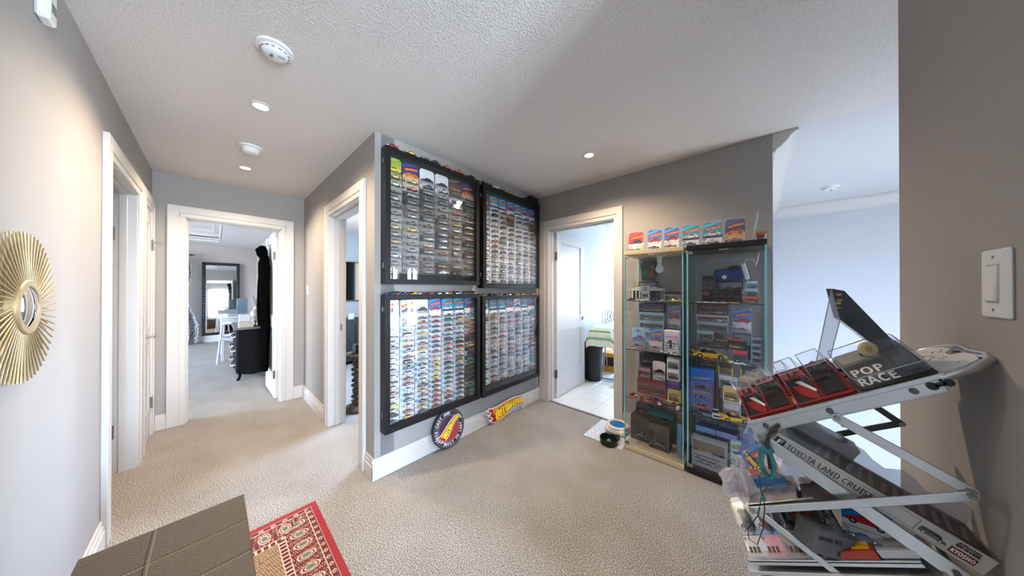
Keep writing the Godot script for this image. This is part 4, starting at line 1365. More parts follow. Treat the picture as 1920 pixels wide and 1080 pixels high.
func build_cabinets() -> void:
	cabinet("glass display cabinet with pale wood top and base beside the doorway casing", -.842, -.412, M("birch", Color(.74, .68, .56), .45))
	cabinet("glass display cabinet with black-brown top and base at the end of the wall", -.395, .035, M("black_brown", Color(.075, .045, .04), .35))
	var T := -PI / 2
	# along the tops
	var tops := [[-.782, .125, 3, "w", 1, "red"], [-.634, .108, 0, "m", 0, "dark blue and maroon"], [-.512, .108, 0, "r", 4, "blue and red"], [-.386, .112, 1, "b", 0, "sky blue and grey"], [-.254, .118, 1, "w", 0, "teal and white"], [-.126, .112, 2, "o", 0, "navy and orange"]]
	for k in tops.size():
		var q: Array = tops[k]
		carded("cased_toy_car", "%s carded car in clear case on the cabinets, %s from the doorway" % [q[5], ordinal(k)], q[2], q[3], q[4], Vector3(2.43, 1.6452, q[0]), q[1] * .96, .170, T, "cased cars on top of the cabinets", -.03, true)
	var ln := thing("cased_toy_car", "clear cased card leaning edge-on at the far right end of the cabinet top", "carded toy car", Vector3(2.45, 1.6455, -.035))
	ln.rotation.x = .14
	var lb := MB.new()
	lb.box(Vector3(0, .095, 0), Vector3(.13, .19, .008), .002)
	part("case", lb.done(), M("plastic_edge"), ln)
	var sm := carton("small pale boxed car at the right end of the dark cabinet top", 2.40, 1.6452, .005, .05, .06, .06, Color(.78, .76, .72), Color(.6, .35, .2), "r", 1)
	# ---- left cabinet, top shelf: model showroom
	var y := 1.2312
	var dl := thing("model_building", "white toy car showroom building with a logo pylon on the pale cabinet's top shelf", "model building", Vector3(2.50, y, -.718), T)
	var wt := M("model_white", Color(.80, .82, .82), .4)
	var b := MB.new()
	b.span(Vector3(-.12, .085, -.10), Vector3(.12, .105, .006), .002)
	b.span(Vector3(-.12, 0, -.10), Vector3(.12, .004, .012))
	b.span(Vector3(-.118, .004, -.098), Vector3(.118, .09, -.092))
	part("roof_and_base", b.done(), wt, dl)
	for k in 9:
		var p := MB.new()
		var px := -.114 + k * .0285
		p.span(Vector3(px - (.004 if k < 3 else .0015), .004, -.005), Vector3(px + (.004 if k < 3 else .0015), .086, .001))
		part("column", p.done(), wt if k < 4 or k == 8 else M("black_plastic"), dl)
	var gl := MB.new()
	gl.span(Vector3(-.116, .004, -.012), Vector3(.116, .086, -.010))
	gl.span(Vector3(-.116, .05, -.010), Vector3(.116, .0515, -.004))
	part("glazing", gl.done(), M("dark_glass", Color(.06, .08, .10), .08), dl)
	var py := MB.new()
	py.span(Vector3(-.036, 0, .0), Vector3(.028, .126, .022), .001)
	part("pylon", py.done(), wt, dl)
	var lg := MB.new()
	var ringA := []
	var ringB := []
	var ringC := []
	for k in 22:
		var a := TAU * k / 22
		ringA.append(Vector3(-.004 + cos(a) * .0165, .106 + sin(a) * .0105, .0225))
		ringB.append(Vector3(-.004 + cos(a) * .006, .1065 + sin(a) * .0098, .0228))
		ringC.append(Vector3(-.004 + cos(a) * .0115, .1115 + sin(a) * .0045, .023))
	for r in [ringA, ringB, ringC]: lg.tube(r, .0011, 5, true)
	part("emblem", lg.done(), M("print_black", Color(.05, .05, .06), .4), dl)
	letters(dl, "TOYOTA", .0105, M("print_black"), Vector3(-.004, .089, .0226))
	var dr := MB.new()
	for k in 3: dr.span(Vector3(-.026 + k * .016, .03, .0215), Vector3(-.013 + k * .016, .058, .0228))
	part("pylon_panel", dr.done(), M("dark_glass"), dl)
	var ga := thing("model_building", "grey toy garage with two openings beside the white showroom", "model building", Vector3(2.48, y, -.522), T)
	var g := MB.new()
	g.span(Vector3(-.058, .044, -.07), Vector3(.058, .056, .003), .001)
	for gx in [-.056, -.002, .052]: g.span(Vector3(gx - .004, 0, -.07), Vector3(gx + .006, .045, 0))
	g.span(Vector3(-.058, 0, -.072), Vector3(.058, .045, -.068))
	part("frame", g.done(), M("model_grey", Color(.62, .62, .6), .5), ga)
	var gr := MB.new()
	gr.prism(PackedVector2Array([Vector2(-.058, .056), Vector2(.058, .056), Vector2(.045, .078), Vector2(-.045, .078)]), -.07, -.004)
	part("roof", gr.done(), M("model_maroon", Color(.22, .08, .09), .5), ga)
	var row := [[2.375, -.800, "k", 1, .07], [2.355, -.705, "w", 1, .084], [2.36, -.62, "k", 0, .07], [2.36, -.55, "g", 0, .066], [2.35, -.475, "y", 0, .09]]
	for k in row.size():
		var q: Array = row[k]
		loose_car("toy_car", "%s toy car in front of the model showroom, %s from the doorway side" % [PAINT_NAME[q[2]], ordinal(k)], q[3], q[2], q[4], Vector3(q[0], y, q[1]), T + (.0 if k % 2 else PI), "cars parked before the model showroom")
	for q in [[-.785, "left"], [-.665, "right"]]:
		loose_car("toy_car", "white toy car parked on the white showroom roof, %s of the pylon" % q[1], 1, "w", .062, Vector3(2.54, y + .1055, q[0]), T, "cars on the showroom roof")
	var art := thing("picture_card", "teal picture card with an orange figure standing behind the white showroom", "picture", Vector3(2.655, 1.41, -.742), T)
	var ac := MB.new()
	ac.prism(PackedVector2Array([Vector2(-.06, 0), Vector2(.05, -.01), Vector2(.07, .05), Vector2(.06, .12), Vector2(.068, .165), Vector2(.03, .18), Vector2(-.05, .175), Vector2(-.072, .14), Vector2(-.065, .06)]), -.002, .001)
	part("card", ac.done(), M("art_teal", Color(.05, .22, .21), .5), art)
	var a2 := MB.new()
	a2.prism(oval(Vector2(-.028, .06), .03, .026), .001, .0016)
	part("green_patch", a2.done(), M("art_green", Color(.10, .38, .28), .5), art)
	var a3 := MB.new()
	a3.prism(PackedVector2Array([Vector2(.005, .02), Vector2(.045, .02), Vector2(.05, .05), Vector2(.036, .075), Vector2(.052, .1), Vector2(.045, .135), Vector2(.02, .14), Vector2(.008, .11), Vector2(.022, .08), Vector2(.004, .05)]), .001, .0022)
	part("orange_figure", a3.done(), M("art_orange", Color(.5, .22, .13), .5), art)
	support("tall dark carton behind the showroom holding up the picture card", 2.60, y, 1.398, -.74, .15, .06, Color(.16, .17, .19))
	var bu := thing("light_bulb", "white light bulb hanging from the pale cabinet's top in a white holder", "light bulb", Vector3(2.48, 1.605, -.612))
	var h := MB.new()
	h.lathe([Vector2(.0, -.055), Vector2(.017, -.055), Vector2(.018, -.02), Vector2(.024, -.008), Vector2(.046, -.003), Vector2(.047, 0)], 28)
	part("holder", h.done(), M("white_plastic"), bu)
	var bb := MB.new()
	bb.lathe([Vector2(0, -.143), Vector2(.012, -.141), Vector2(.022, -.134), Vector2(.0285, -.122), Vector2(.030, -.112), Vector2(.0275, -.098), Vector2(.020, -.082), Vector2(.015, -.066), Vector2(.0145, -.054)], 24, true)
	part("bulb", bb.done(), M("opal_glass", Color(.82, .86, .88), .2), bu)
	# ---- left cabinet, second shelf
	y = .8312
	var st := [["plain grey-blue carton, lowest of the stack behind the umbrella card", "", Color(.36, .42, .46), Color(.5, .55, .58)], ["grey boxed pair of silver cars, second from bottom of the pale cabinet's second-shelf stack", "sg", Color(.42, .48, .52), Color(.5, .56, .6)], ["pale blue boxed pair in the middle of the pale cabinet's second-shelf stack", "gs", Color(.5, .58, .62), Color(.45, .54, .58)], ["clear-fronted boxed pair of pale cars, second from top of the second-shelf stack", "wc", Color(.48, .56, .58), Color(.52, .62, .64)], ["purple and black boxed pair of yellow cars on top of the second-shelf stack", "cc", Color(.09, .08, .12), Color(.13, .10, .26)]]
	for k in 5: carton(st[k][0], 2.55, y + k * .0745, -.695, .195, .0738, .08, st[k][2], st[k][3], st[k][1], 0)
	support("plain teal-grey carton under the carded car beside the hinge-side stack", 2.58, y, .999, -.53, .10, .07, Color(.10, .26, .32))
	carded("cased_toy_car", "blue carded car in a case on the teal-grey carton, pale cabinet second shelf", 0, "m", 0, Vector3(2.60, .9995, -.53), .095, .19, T, "", -.03, true)
	carded("cased_toy_car", "pale card with a blue beach umbrella print in a clear case, pale cabinet", 9, "p", 4, Vector3(2.44, y, -.765), .108, .172, T, "", -.03, true)
	carded("cased_toy_car", "cased blue card with yellow script beside the umbrella card, red car", 0, "r", 0, Vector3(2.44, y, -.632), .102, .172, T, "", -.03, true)
	var one := carton("white box with a large black numeral one on the pale cabinet's second shelf", 2.44, y, -.515, .108, .17, .05, Color(.80, .80, .82), Color(.70, .62, .68))
	letters(one, "1", .062, M("print_black"), Vector3(-.012, .062, .0012))
	var on := MB.new()
	on.bar(Vector3(-.05, .118, .001), Vector3(.036, .122, .001), .003, .001, Vector3(0, 0, 1), 0)
	on.bar(Vector3(.036, .122, .001), Vector3(.052, .02, .001), .003, .001, Vector3(0, 0, 1), 0)
	on.bar(Vector3(.0, .07, .001), Vector3(.044, .068, .001), .003, .001, Vector3(0, 0, 1), 0)
	part("printed_lines", on.done(), M("print_black"), one)
	for q in [[-.795, "beside the umbrella card", .066, 2.365], [-.545, "left in front of the numeral box", .074, 2.375], [-.475, "right in front of the numeral box", .07, 2.355]]:
		loose_car("toy_car", "white toy car %s, pale cabinet second shelf" % q[1], 0, "w", q[2], Vector3(q[3], y, q[0]), T + .3)
	# ---- left cabinet, third shelf
	y = .4312
	for k in 3: carton(["plain charcoal carton at the bottom behind the pink box", "plain charcoal carton in the middle behind the pink box", "plain charcoal carton third up behind the pink box"][k], 2.59, y + k * .079, -.70, .19, .078, .07, Color(.10, .12, .16), Color(.15, .17, .22))
	carton("dark navy box of red cars just under the pale cabinet's second shelf", 2.58, y + .2375, -.70, .198, .093, .08, Color(.04, .05, .09), Color(.07, .07, .12), "mn", 0)
	carton("pink-edged window box low on the pale cabinet's third shelf", 2.48, y, -.679, .222, .125, .09, Color(.50, .22, .27), Color(.34, .16, .2), "rm", 0)
	carton("small reddish boxed car on top of the pink-edged box", 2.50, y + .1256, -.738, .10, .095, .06, Color(.36, .26, .30), Color(.5, .4, .42), "c", 1)
	carded("carded_toy_car", "white card with a yellow stripe standing on the pink-edged box", 12, "w", 1, Vector3(2.52, y + .1256, -.628), .098, .165, T, "", -.03)
	carton("yellow-framed boxed black truck at the right of the pale cabinet's third shelf", 2.45, y, -.505, .085, .10, .06, Color(.72, .66, .32), Color(.5, .46, .22), "k", 3)
	carton("purple and blue carton on top of the yellow-framed box", 2.46, y + .1006, -.508, .085, .064, .06, Color(.16, .16, .36), Color(.3, .22, .4))
	carton("white boxed green car, lower of the two white boxes", 2.48, y + .165, -.515, .088, .086, .06, Color(.74, .75, .74), Color(.8, .81, .8), "k", 0)
	carton("white boxed green car, upper of the two white boxes under the shelf", 2.48, y + .2515, -.515, .088, .086, .06, Color(.74, .75, .74), Color(.8, .81, .8), "e", 0)
	var heap := "rrowryorrbwrkwgrwk"
	for k in heap.length():
		loose_car("toy_car", "small %s toy car in the %s row of the crowded third shelf, %s from doorway" % [PAINT_NAME[heap[k]], "front" if k % 2 == 0 else "back", ordinal(k / 2)], pick_kind(), heap[k], .062, Vector3(2.35 if k % 2 == 0 else 2.405, y, -.80 + (k / 2) * .0435), rng.randf_range(-.5, .5) + (.0 if k % 3 else PI), "cars crowded along the third shelf")
	# ---- left cabinet, bottom
	y = .0452
	carton("large dark window box with a black car at bottom left of the pale cabinet", 2.44, y, -.755, .15, .20, .10, Color(.10, .09, .08), Color(.16, .14, .11), "k", 0)
	carton("large dark window box with a black car at bottom centre of the pale cabinet", 2.40, y, -.60, .145, .20, .10, Color(.12, .11, .10), Color(.22, .20, .17), "k", 0)
	support("plain brown carton at the back bottom, under the teal box", 2.56, y, .168, -.62, .19, .08, Color(.14, .11, .10))
	carton("teal window box standing behind the large dark boxes", 2.55, .1685, -.62, .19, .11, .08, Color(.04, .24, .28), Color(.07, .34, .38), "k", 1)
	support("plain charcoal carton at back left bottom, under the small dark pair", 2.575, y, .208, -.765, .085, .075, Color(.12, .12, .14))
	carton("dark box of small red and grey cars behind the teal box, pale cabinet bottom", 2.575, .2085, -.765, .13, .094, .07, Color(.08, .08, .09), Color(.12, .11, .12), "rg", 0)
	var bag := thing("plastic_bag", "pale blue plastic bag hanging inside the pale cabinet's right edge", "bag", Vector3(2.37, .07, -.448))
	var bg := MB.new()
	for k in 5:
		bg.prism(PackedVector2Array([Vector2(-.03 + k * .004, 0), Vector2(.012 - k * .004, .01), Vector2(.022 - k * .003, .12), Vector2(.006, .24), Vector2(-.012, .2), Vector2(-.024, .1)]), -.012 + k * .005, -.009 + k * .005)
	part("bag", bg.done(), M("bag_blue", Color(.42, .62, .80), .3), bag)
	# ---- right cabinet, top shelf
	y = 1.2312
	var bl := thing("model_building", "dark toy garage with a red ring sign on the dark cabinet's top shelf", "model building", Vector3(2.48, y, -.208), T)
	var m := MB.new()
	m.span(Vector3(-.116, .088, -.09), Vector3(.116, .0955, .004), .001)
	m.span(Vector3(-.116, 0, -.092), Vector3(.116, .09, -.088))
	m.span(Vector3(-.116, 0, -.09), Vector3(-.112, .09, 0))
	m.span(Vector3(.112, 0, -.09), Vector3(.116, .09, 0))
	part("body", m.done(), M("garage_dark", Color(.10, .05, .05), .45), bl)
	for k in 4:
		for j in 3:
			var p := MB.new()
			p.span(Vector3(-.052 + k * .042, .006 + j * .028, -.004), Vector3(-.013 + k * .042, .031 + j * .028, -.001))
			part("pane", p.done(), M("garage_pane", Color(.14, .05, .05), .15), bl)
	var sg := MB.new()
	sg.span(Vector3(-.112, .045, .0), Vector3(-.066, .088, .004), .001)
	part("sign_board", sg.done(), M("garage_sign", Color(.22, .03, .06), .4), bl)
	var rr := MB.new()
	var ring := []
	for k in 20: ring.append(Vector3(-.089 + cos(TAU * k / 20) * .0145, .067 + sin(TAU * k / 20) * .0145, .005))
	rr.tube(ring, .0017, 6, true)
	rr.box(Vector3(-.089, .067, .005), Vector3(.036, .006, .002))
	part("emblem", rr.done(), M("emblem_pink", Color(.80, .35, .42), .35), bl)
	carton("dark maroon boxed red car standing on the dark toy garage", 2.50, y + .0965, -.285, .072, .102, .045, Color(.09, .04, .05), Color(.05, .03, .035), "r", 4)
	var ws := "wwwwy"
	for k in 5:
		loose_car("toy_car", "%s toy car in front of the dark toy garage, %s from the left" % [PAINT_NAME[ws[k]], ordinal(k)], 1 if k < 4 else 0, ws[k], .044 if k < 4 else .056, Vector3(2.355, y, -.325 + k * .047 + (.008 if k == 4 else 0.)), T, "cars before the dark toy garage")
	for k in 3:
		loose_car("toy_car", "%s toy car on the dark toy garage roof, %s from the left" % [["grey", "red", "black"][k], ordinal(k)], pick_kind(), "grk"[k], .05, Vector3(2.52, y + .0962, -.22 + k * .055), T + .3, "cars on the dark toy garage")
	var bp := thing("pouch", "bright blue tilted pouch with a white disc hanging in the dark cabinet's top", "pouch", Vector3(2.62, 1.395, -.165), T)
	bp.rotation.z = .14
	var pb := MB.new()
	pb.box(Vector3(0, .045, 0), Vector3(.17, .095, .02), .006)
	part("body", pb.done(), M("pouch_blue", Color(.03, .16, .48), .5), bp)
	var pf := MB.new()
	pf.box(Vector3(.035, .088, .006), Vector3(.06, .032, .016), .003)
	part("flap", pf.done(), M("print_black"), bp)
	var pw := MB.new()
	pw.cyl(Vector3(-.03, .03, .010), Vector3(-.03, .03, .0118), .021, .021, 24)
	part("dark_ring", pw.done(), M("print_black"), bp)
	var pd := MB.new()
	pd.cyl(Vector3(-.03, .03, .0118), Vector3(-.03, .03, .0126), .016, .016, 24)
	part("disc", pd.done(), M("white_plastic"), bp)
	support("plain dark carton at the back right, behind the dark toy garage", 2.60, y, 1.392, -.165, .15, .055, Color(.12, .12, .13))
	var wtg := thing("power_adapter", "slim white adapter with a white cable hung at the dark cabinet's upper right", "adapter", Vector3(2.60, 1.405, -.066), T)
	var wa := MB.new()
	wa.T = Transform3D(Basis(Vector3(0, 0, 1), .22), Vector3.ZERO)
	wa.box(Vector3(0, .055, 0), Vector3(.026, .115, .02), .004)
	part("body", wa.done(), M("white_plastic"), wtg)
	var wc := MB.new()
	wc.tube([Vector3(-.02, .11, 0), Vector3(-.005, .135, .01), Vector3(.02, .14, .01), Vector3(.04, .125, .0), Vector3(.046, .09, 0), Vector3(.055, .13, -.01), Vector3(.062, .185, -.02)], .0022, 6)
	wc.tube([Vector3(.0, .0, 0), Vector3(.004, -.05, .02), Vector3(-.02, -.10, .03), Vector3(-.08, -.085, .05), Vector3(-.15, -.115, .06)], .002, 6)
	part("cable", wc.done(), M("white_plastic"), wtg)
	carton("orange and green boxed car at the right end of the dark cabinet's top shelf", 2.42, y, -.045, .078, .046, .045, Color(.10, .34, .20), Color(.75, .30, .10), "o", 1)
	carton("grey boxed car on the orange and green box", 2.44, y + .0466, -.040, .06, .053, .04, Color(.42, .46, .5), Color(.55, .6, .64), "k", 2)
	carton("pale blue boxed car on the grey box, topmost of the right-hand stack", 2.44, y + .1002, -.040, .058, .050, .04, Color(.40, .5, .58), Color(.6, .68, .74), "k", 0)
	# ---- right cabinet, second shelf
	y = .8312
	var s2 := [["plain blue-grey carton at the bottom of the dark cabinet's second-shelf stack", "", .066, .175, Color(.3, .34, .38), Color(.4, .45, .5)], ["charcoal boxed pair, second from bottom of the dark cabinet's second-shelf stack", "kg", .047, .172, Color(.13, .14, .17), Color(.2, .22, .25)], ["grey boxed car, third from bottom of the dark cabinet's second-shelf stack", "g", .07, .10, Color(.36, .42, .46), Color(.44, .52, .56)], ["grey boxed pair of dark cars under the pink-striped box", "gm", .068, .18, Color(.36, .38, .42), Color(.42, .46, .5)], ["pale boxed pair with pink cars under the red box", "rw", .055, .188, Color(.42, .40, .44), Color(.5, .46, .5)], ["dark red boxed pair on top of the dark cabinet's second-shelf stack", "rc", .088, .188, Color(.12, .04, .05), Color(.26, .07, .08)]]
	var yy := y
	for k in 6:
		carton(s2[k][0], 2.48, yy, -.262 - (.04 if k == 2 else 0.), s2[k][3], s2[k][2], .07, s2[k][4], s2[k][5], s2[k][1], 0)
		yy += s2[k][2] + .0006
	loose_car("toy_car", "small yellow toy car standing on the charcoal boxed pair", 0, "y", .07, Vector3(2.51, y + .1142, -.205), T, "")
	support("plain grey carton behind, under the carded car, dark cabinet second shelf", 2.54, y, 1.018, -.095, .10, .05, Color(.2, .24, .27))
	carded("cased_toy_car", "blue card with a pink car in a tall clear case, dark cabinet right side", 0, "r", 0, Vector3(2.56, 1.0185, -.095), .10, .17, T, "", -.03, true)
	carton("pink and teal boxed car beside the large yellow model", 2.40, y, -.10, .074, .082, .06, Color(.06, .34, .37), Color(.62, .22, .32), "t", 1)
	carton("black window box with a yellow car on the pink and teal box", 2.42, y + .0826, -.118, .10, .055, .045, Color(.04, .04, .05), Color(.06, .06, .08), "y", 0)
	loose_car("toy_car", "orange toy car standing on the black window box", 0, "o", .085, Vector3(2.445, y + .1382, -.122), T, "")
	loose_car("model_car", "large yellow sports car model across the dark cabinet's second shelf", 0, "y", .21, Vector3(2.425, y, -.275), T + .28, "", true)
	loose_car("toy_car", "small yellow racing car at the nose of the large yellow model", 4, "y", .075, Vector3(2.36, y, -.165), T, "")
	loose_car("toy_car", "small red toy car below the large yellow model", 4, "r", .08, Vector3(2.345, y, -.265), T, "")
	loose_car("toy_car", "small black toy car at the left end below the large yellow model", 1, "k", .05, Vector3(2.345, y, -.35), T, "")
	loose_car("toy_car", "small green toy car between the red and white ones, dark cabinet second shelf", 1, "e", .05, Vector3(2.345, y, -.185), T, "")
	loose_car("toy_car", "white and slim toy car in front of the pink and teal box", 0, "w", .08, Vector3(2.335, y, -.11), T, "")
	loose_car("toy_car", "small grey toy car at the right front corner, dark cabinet second shelf", 1, "g", .05, Vector3(2.335, y, -.03), T, "")
	for k in 4: carton(["grey boxed car at the foot of the narrow right-hand stack", "teal boxed car second in the narrow right-hand stack", "maroon boxed car third in the narrow right-hand stack", "silver boxed car atop the narrow right-hand stack"][k], 2.47, y + k * .042, -.018, .046, .0415, .05, Color(.38, .42, .45), Color(.45, .5, .53), "gtms"[k], 1)
	# ---- right cabinet, third shelf
	y = .4312
	var mp := thing("multipack", "tall bright blue multipack of three cars with a pink side", "boxed toy car", Vector3(2.45, y, -.322), T)
	var mb := MB.new()
	mb.span(Vector3(-.066, 0, -.06), Vector3(.066, .305, -.025), .001)
	mb.span(Vector3(-.066, .215, -.026), Vector3(.066, .305, 0), .001)
	part("shell", mb.done(), M("pack_blue", Color(.05, .40, .78), .35), mp)
	var ms := MB.new()
	ms.span(Vector3(.0665, .05, -.058), Vector3(.069, .22, -.002), .0005)
	part("pink_side", ms.done(), M("pack_pink", Color(.75, .20, .40), .35), mp)
	var mc := MB.new()
	mc.span(Vector3(.0665, .22, -.058), Vector3(.069, .30, -.002), .0005)
	part("cyan_side", mc.done(), M("pack_cyan", Color(.05, .55, .80), .35), mp)
	for k in 2: letters(mp, "Hot Wheels", .0145, M("sign_yellow", Color(.95, .68, .08), .35), Vector3(0, .235 - k * .112, .0012 if k == 0 else -.0238), Basis(Vector3(0, 0, 1), .12))
	for k in 3:
		var c := part("toy_car", car_mesh([0, 4, 1][k], .095), null, mp)
		c.set_surface_override_material(0, paint("obn"[k]))
		c.position = Vector3(0, .012 + k * .068, -.012)
	var mw := MB.new()
	mw.face([Vector3(-.064, .004, -.0005), Vector3(.064, .004, -.0005), Vector3(.064, .213, -.0005), Vector3(-.064, .213, -.0005)], Vector3(0, .1, -1))
	part("window", mw.done(), M("blister_plastic"), mp)
	support("plain dark carton hidden behind the blue multipack", 2.53, y, .733, -.30, .11, .06, Color(.09, .08, .09))
	carton("dark red boxed car above the blue multipack, under the shelf", 2.52, .7332, -.30, .12, .06, .06, Color(.12, .07, .07), Color(.2, .1, .09), "n", 0)
	support("plain navy carton under the silver box, dark cabinet third shelf", 2.52, y, .606, -.175, .10, .07, Color(.06, .08, .13))
	carton("silver-framed box with a dark car, dark cabinet third shelf centre", 2.50, .6065, -.172, .102, .095, .07, Color(.50, .52, .55), Color(.6, .62, .66), "k", 0)
	carton("yellow boxed car with picture on top of the silver-framed box", 2.50, .7022, -.186, .082, .093, .06, Color(.68, .58, .18), Color(.16, .14, .10), "n", 2)
	support("plain navy carton under the teal striped box at right", 2.52, y, .626, -.062, .09, .07, Color(.06, .08, .13))
	carton("teal-sided dark boxed car under the right-hand yellow box", 2.50, .6265, -.06, .09, .082, .07, Color(.03, .34, .42), Color(.55, .42, .12), "k", 0)
	carton("yellow boxed car with picture at the right, under the shelf", 2.50, .7092, -.06, .084, .084, .06, Color(.68, .58, .18), Color(.14, .16, .18), "g", 1)
	support("plain silver carton under the white boxed yellow van", 2.43, y, .541, -.148, .095, .06, Color(.44, .44, .46))
	carton("white boxed yellow van behind the yellow sports car", 2.42, .5415, -.146, .096, .10, .06, Color(.74, .73, .70), Color(.72, .6, .3), "y", 2)
	loose_car("model_truck", "white toy pickup truck in front of the blue multipack", 3, "w", .12, Vector3(2.40, y, -.232), .15, "", true)
	loose_car("model_car", "yellow sports car model with big white wheels at the front of the third shelf", 0, "y", .16, Vector3(2.395, y, -.135), T + .45, "", true)
	loose_car("toy_car", "small black racing car at the left front of the third shelf", 4, "k", .07, Vector3(2.345, y, -.335), T, "")
	# ---- right cabinet, bottom
	y = .0452
	support("plain navy carton at the back bottom left of the dark cabinet", 2.55, y, .313, -.29, .12, .07, Color(.10, .12, .18))
	support("plain navy carton at the back bottom middle of the dark cabinet", 2.55, y, .313, -.165, .11, .07, Color(.10, .12, .18))
	carton("grey card-topped boxed car at back left, dark cabinet bottom", 2.54, .3135, -.295, .12, .068, .06, Color(.30, .30, .36), Color(.5, .5, .56), "g", 0)
	carton("grey-blue boxed blue car at back centre, dark cabinet bottom", 2.54, .3135, -.168, .115, .068, .06, Color(.30, .34, .42), Color(.4, .42, .5), "b", 0)
	support("plain grey carton under the navy boxed orange car", 2.46, y, .186, -.30, .12, .06, Color(.2, .22, .28))
	support("plain grey carton under the navy boxed dark car", 2.46, y, .186, -.178, .115, .06, Color(.2, .22, .28))
	carton("navy boxed orange car with a red stripe, dark cabinet bottom", 2.45, .1865, -.30, .118, .122, .07, Color(.06, .12, .28), Color(.34, .46, .60), "o", 4)
	carton("navy boxed dark car with a red stripe, dark cabinet bottom", 2.45, .1865, -.178, .116, .122, .07, Color(.07, .09, .20), Color(.40, .44, .56), "m", 1)
	var big := carton("large grey printed box with scribbled signature at dark cabinet's bottom front", 2.375, y, -.272, .205, .205, .06, Color(.46, .47, .48), Color(.33, .30, .28))
	var sc := MB.new()
	var pth := []
	for k in 60: pth.append(Vector3(-.075 + k * .0025, .06 + sin(k * 1.1) * .012 + sin(k * .37) * .010 - k * .0003, .0012))
	sc.tube(pth, .0012, 5)
	part("scribble", sc.done(), M("print_black"), big)
	for k in 5:
		var c := part("toy_car", car_mesh(1, .03), null, big)
		c.set_surface_override_material(0, paint("gywgk"[k]))
		c.position = Vector3(-.075 + k * .037, .118, .006)
	carton("white and grey boxed car at the bottom right of the dark cabinet", 2.375, y, -.09, .12, .09, .06, Color(.42, .43, .38), Color(.7, .72, .72), "k", 0)
	carded("cased_toy_car", "pale blue cased card with a pink racing car, bottom right of dark cabinet", 10, "r", 4, Vector3(2.40, y + .0906, -.095), .112, .165, T, "", -.03, true)

# ------------------------------------------------------------------ the tilted step ladder by the near wall and what lies on it
const EU := Vector3(0, .549, .836)      # up along the tilted steps
const EN := Vector3(0, .836, -.549)     # out of the steps
const STEP := Vector3(.93, .990, -.02)  # near left corner of the top step

func flat_basis() -> Basis:             # a card lying on the steps: x up the tilt, top away from the aisle, face up
	return Basis(EU, Vector3(1, 0, 0), EN)

func lean(a: float) -> Basis:           # the same, propped up by the angle a
	return flat_basis() * Basis(Vector3.RIGHT, a)

func on_step(u: float, v: float, n := 0.0, level := 0) -> Vector3:
	return STEP + EU * u + Vector3(v, 0, 0) + EN * n + [Vector3.ZERO, Vector3(0, -.212, 0), Vector3(0, -.355, 0)][level]

func ladder_bar(t: Node3D, called: String, a: Vector2, b: Vector2, x: float, wide: float, m: Material) -> void:     # a, b are (z, y)
	var s := MB.new()
	var A := Vector3(x, a.y, a.x) - t.position
	var B := Vector3(x, b.y, b.x) - t.position
	s.bar(A, B, wide, .004, Vector3(1, 0, 0), .001)
	for p in [A, B]: s.cyl(p - Vector3(.0022, 0, 0), p + Vector3(.0022, 0, 0), wide / 2, wide / 2, 16)
	part(called, s.done(), m, t)
	for p in [A, B]:
		var r := MB.new()
		r.cyl(p - Vector3(.006, 0, 0), p - Vector3(.0, 0, 0), .0052, .006, 10)
		r.cyl(p - Vector3(.0075, 0, 0), p - Vector3(.0055, 0, 0), .003, .003, 8)
		part("rivet", r.done(), M("nickel"), t)

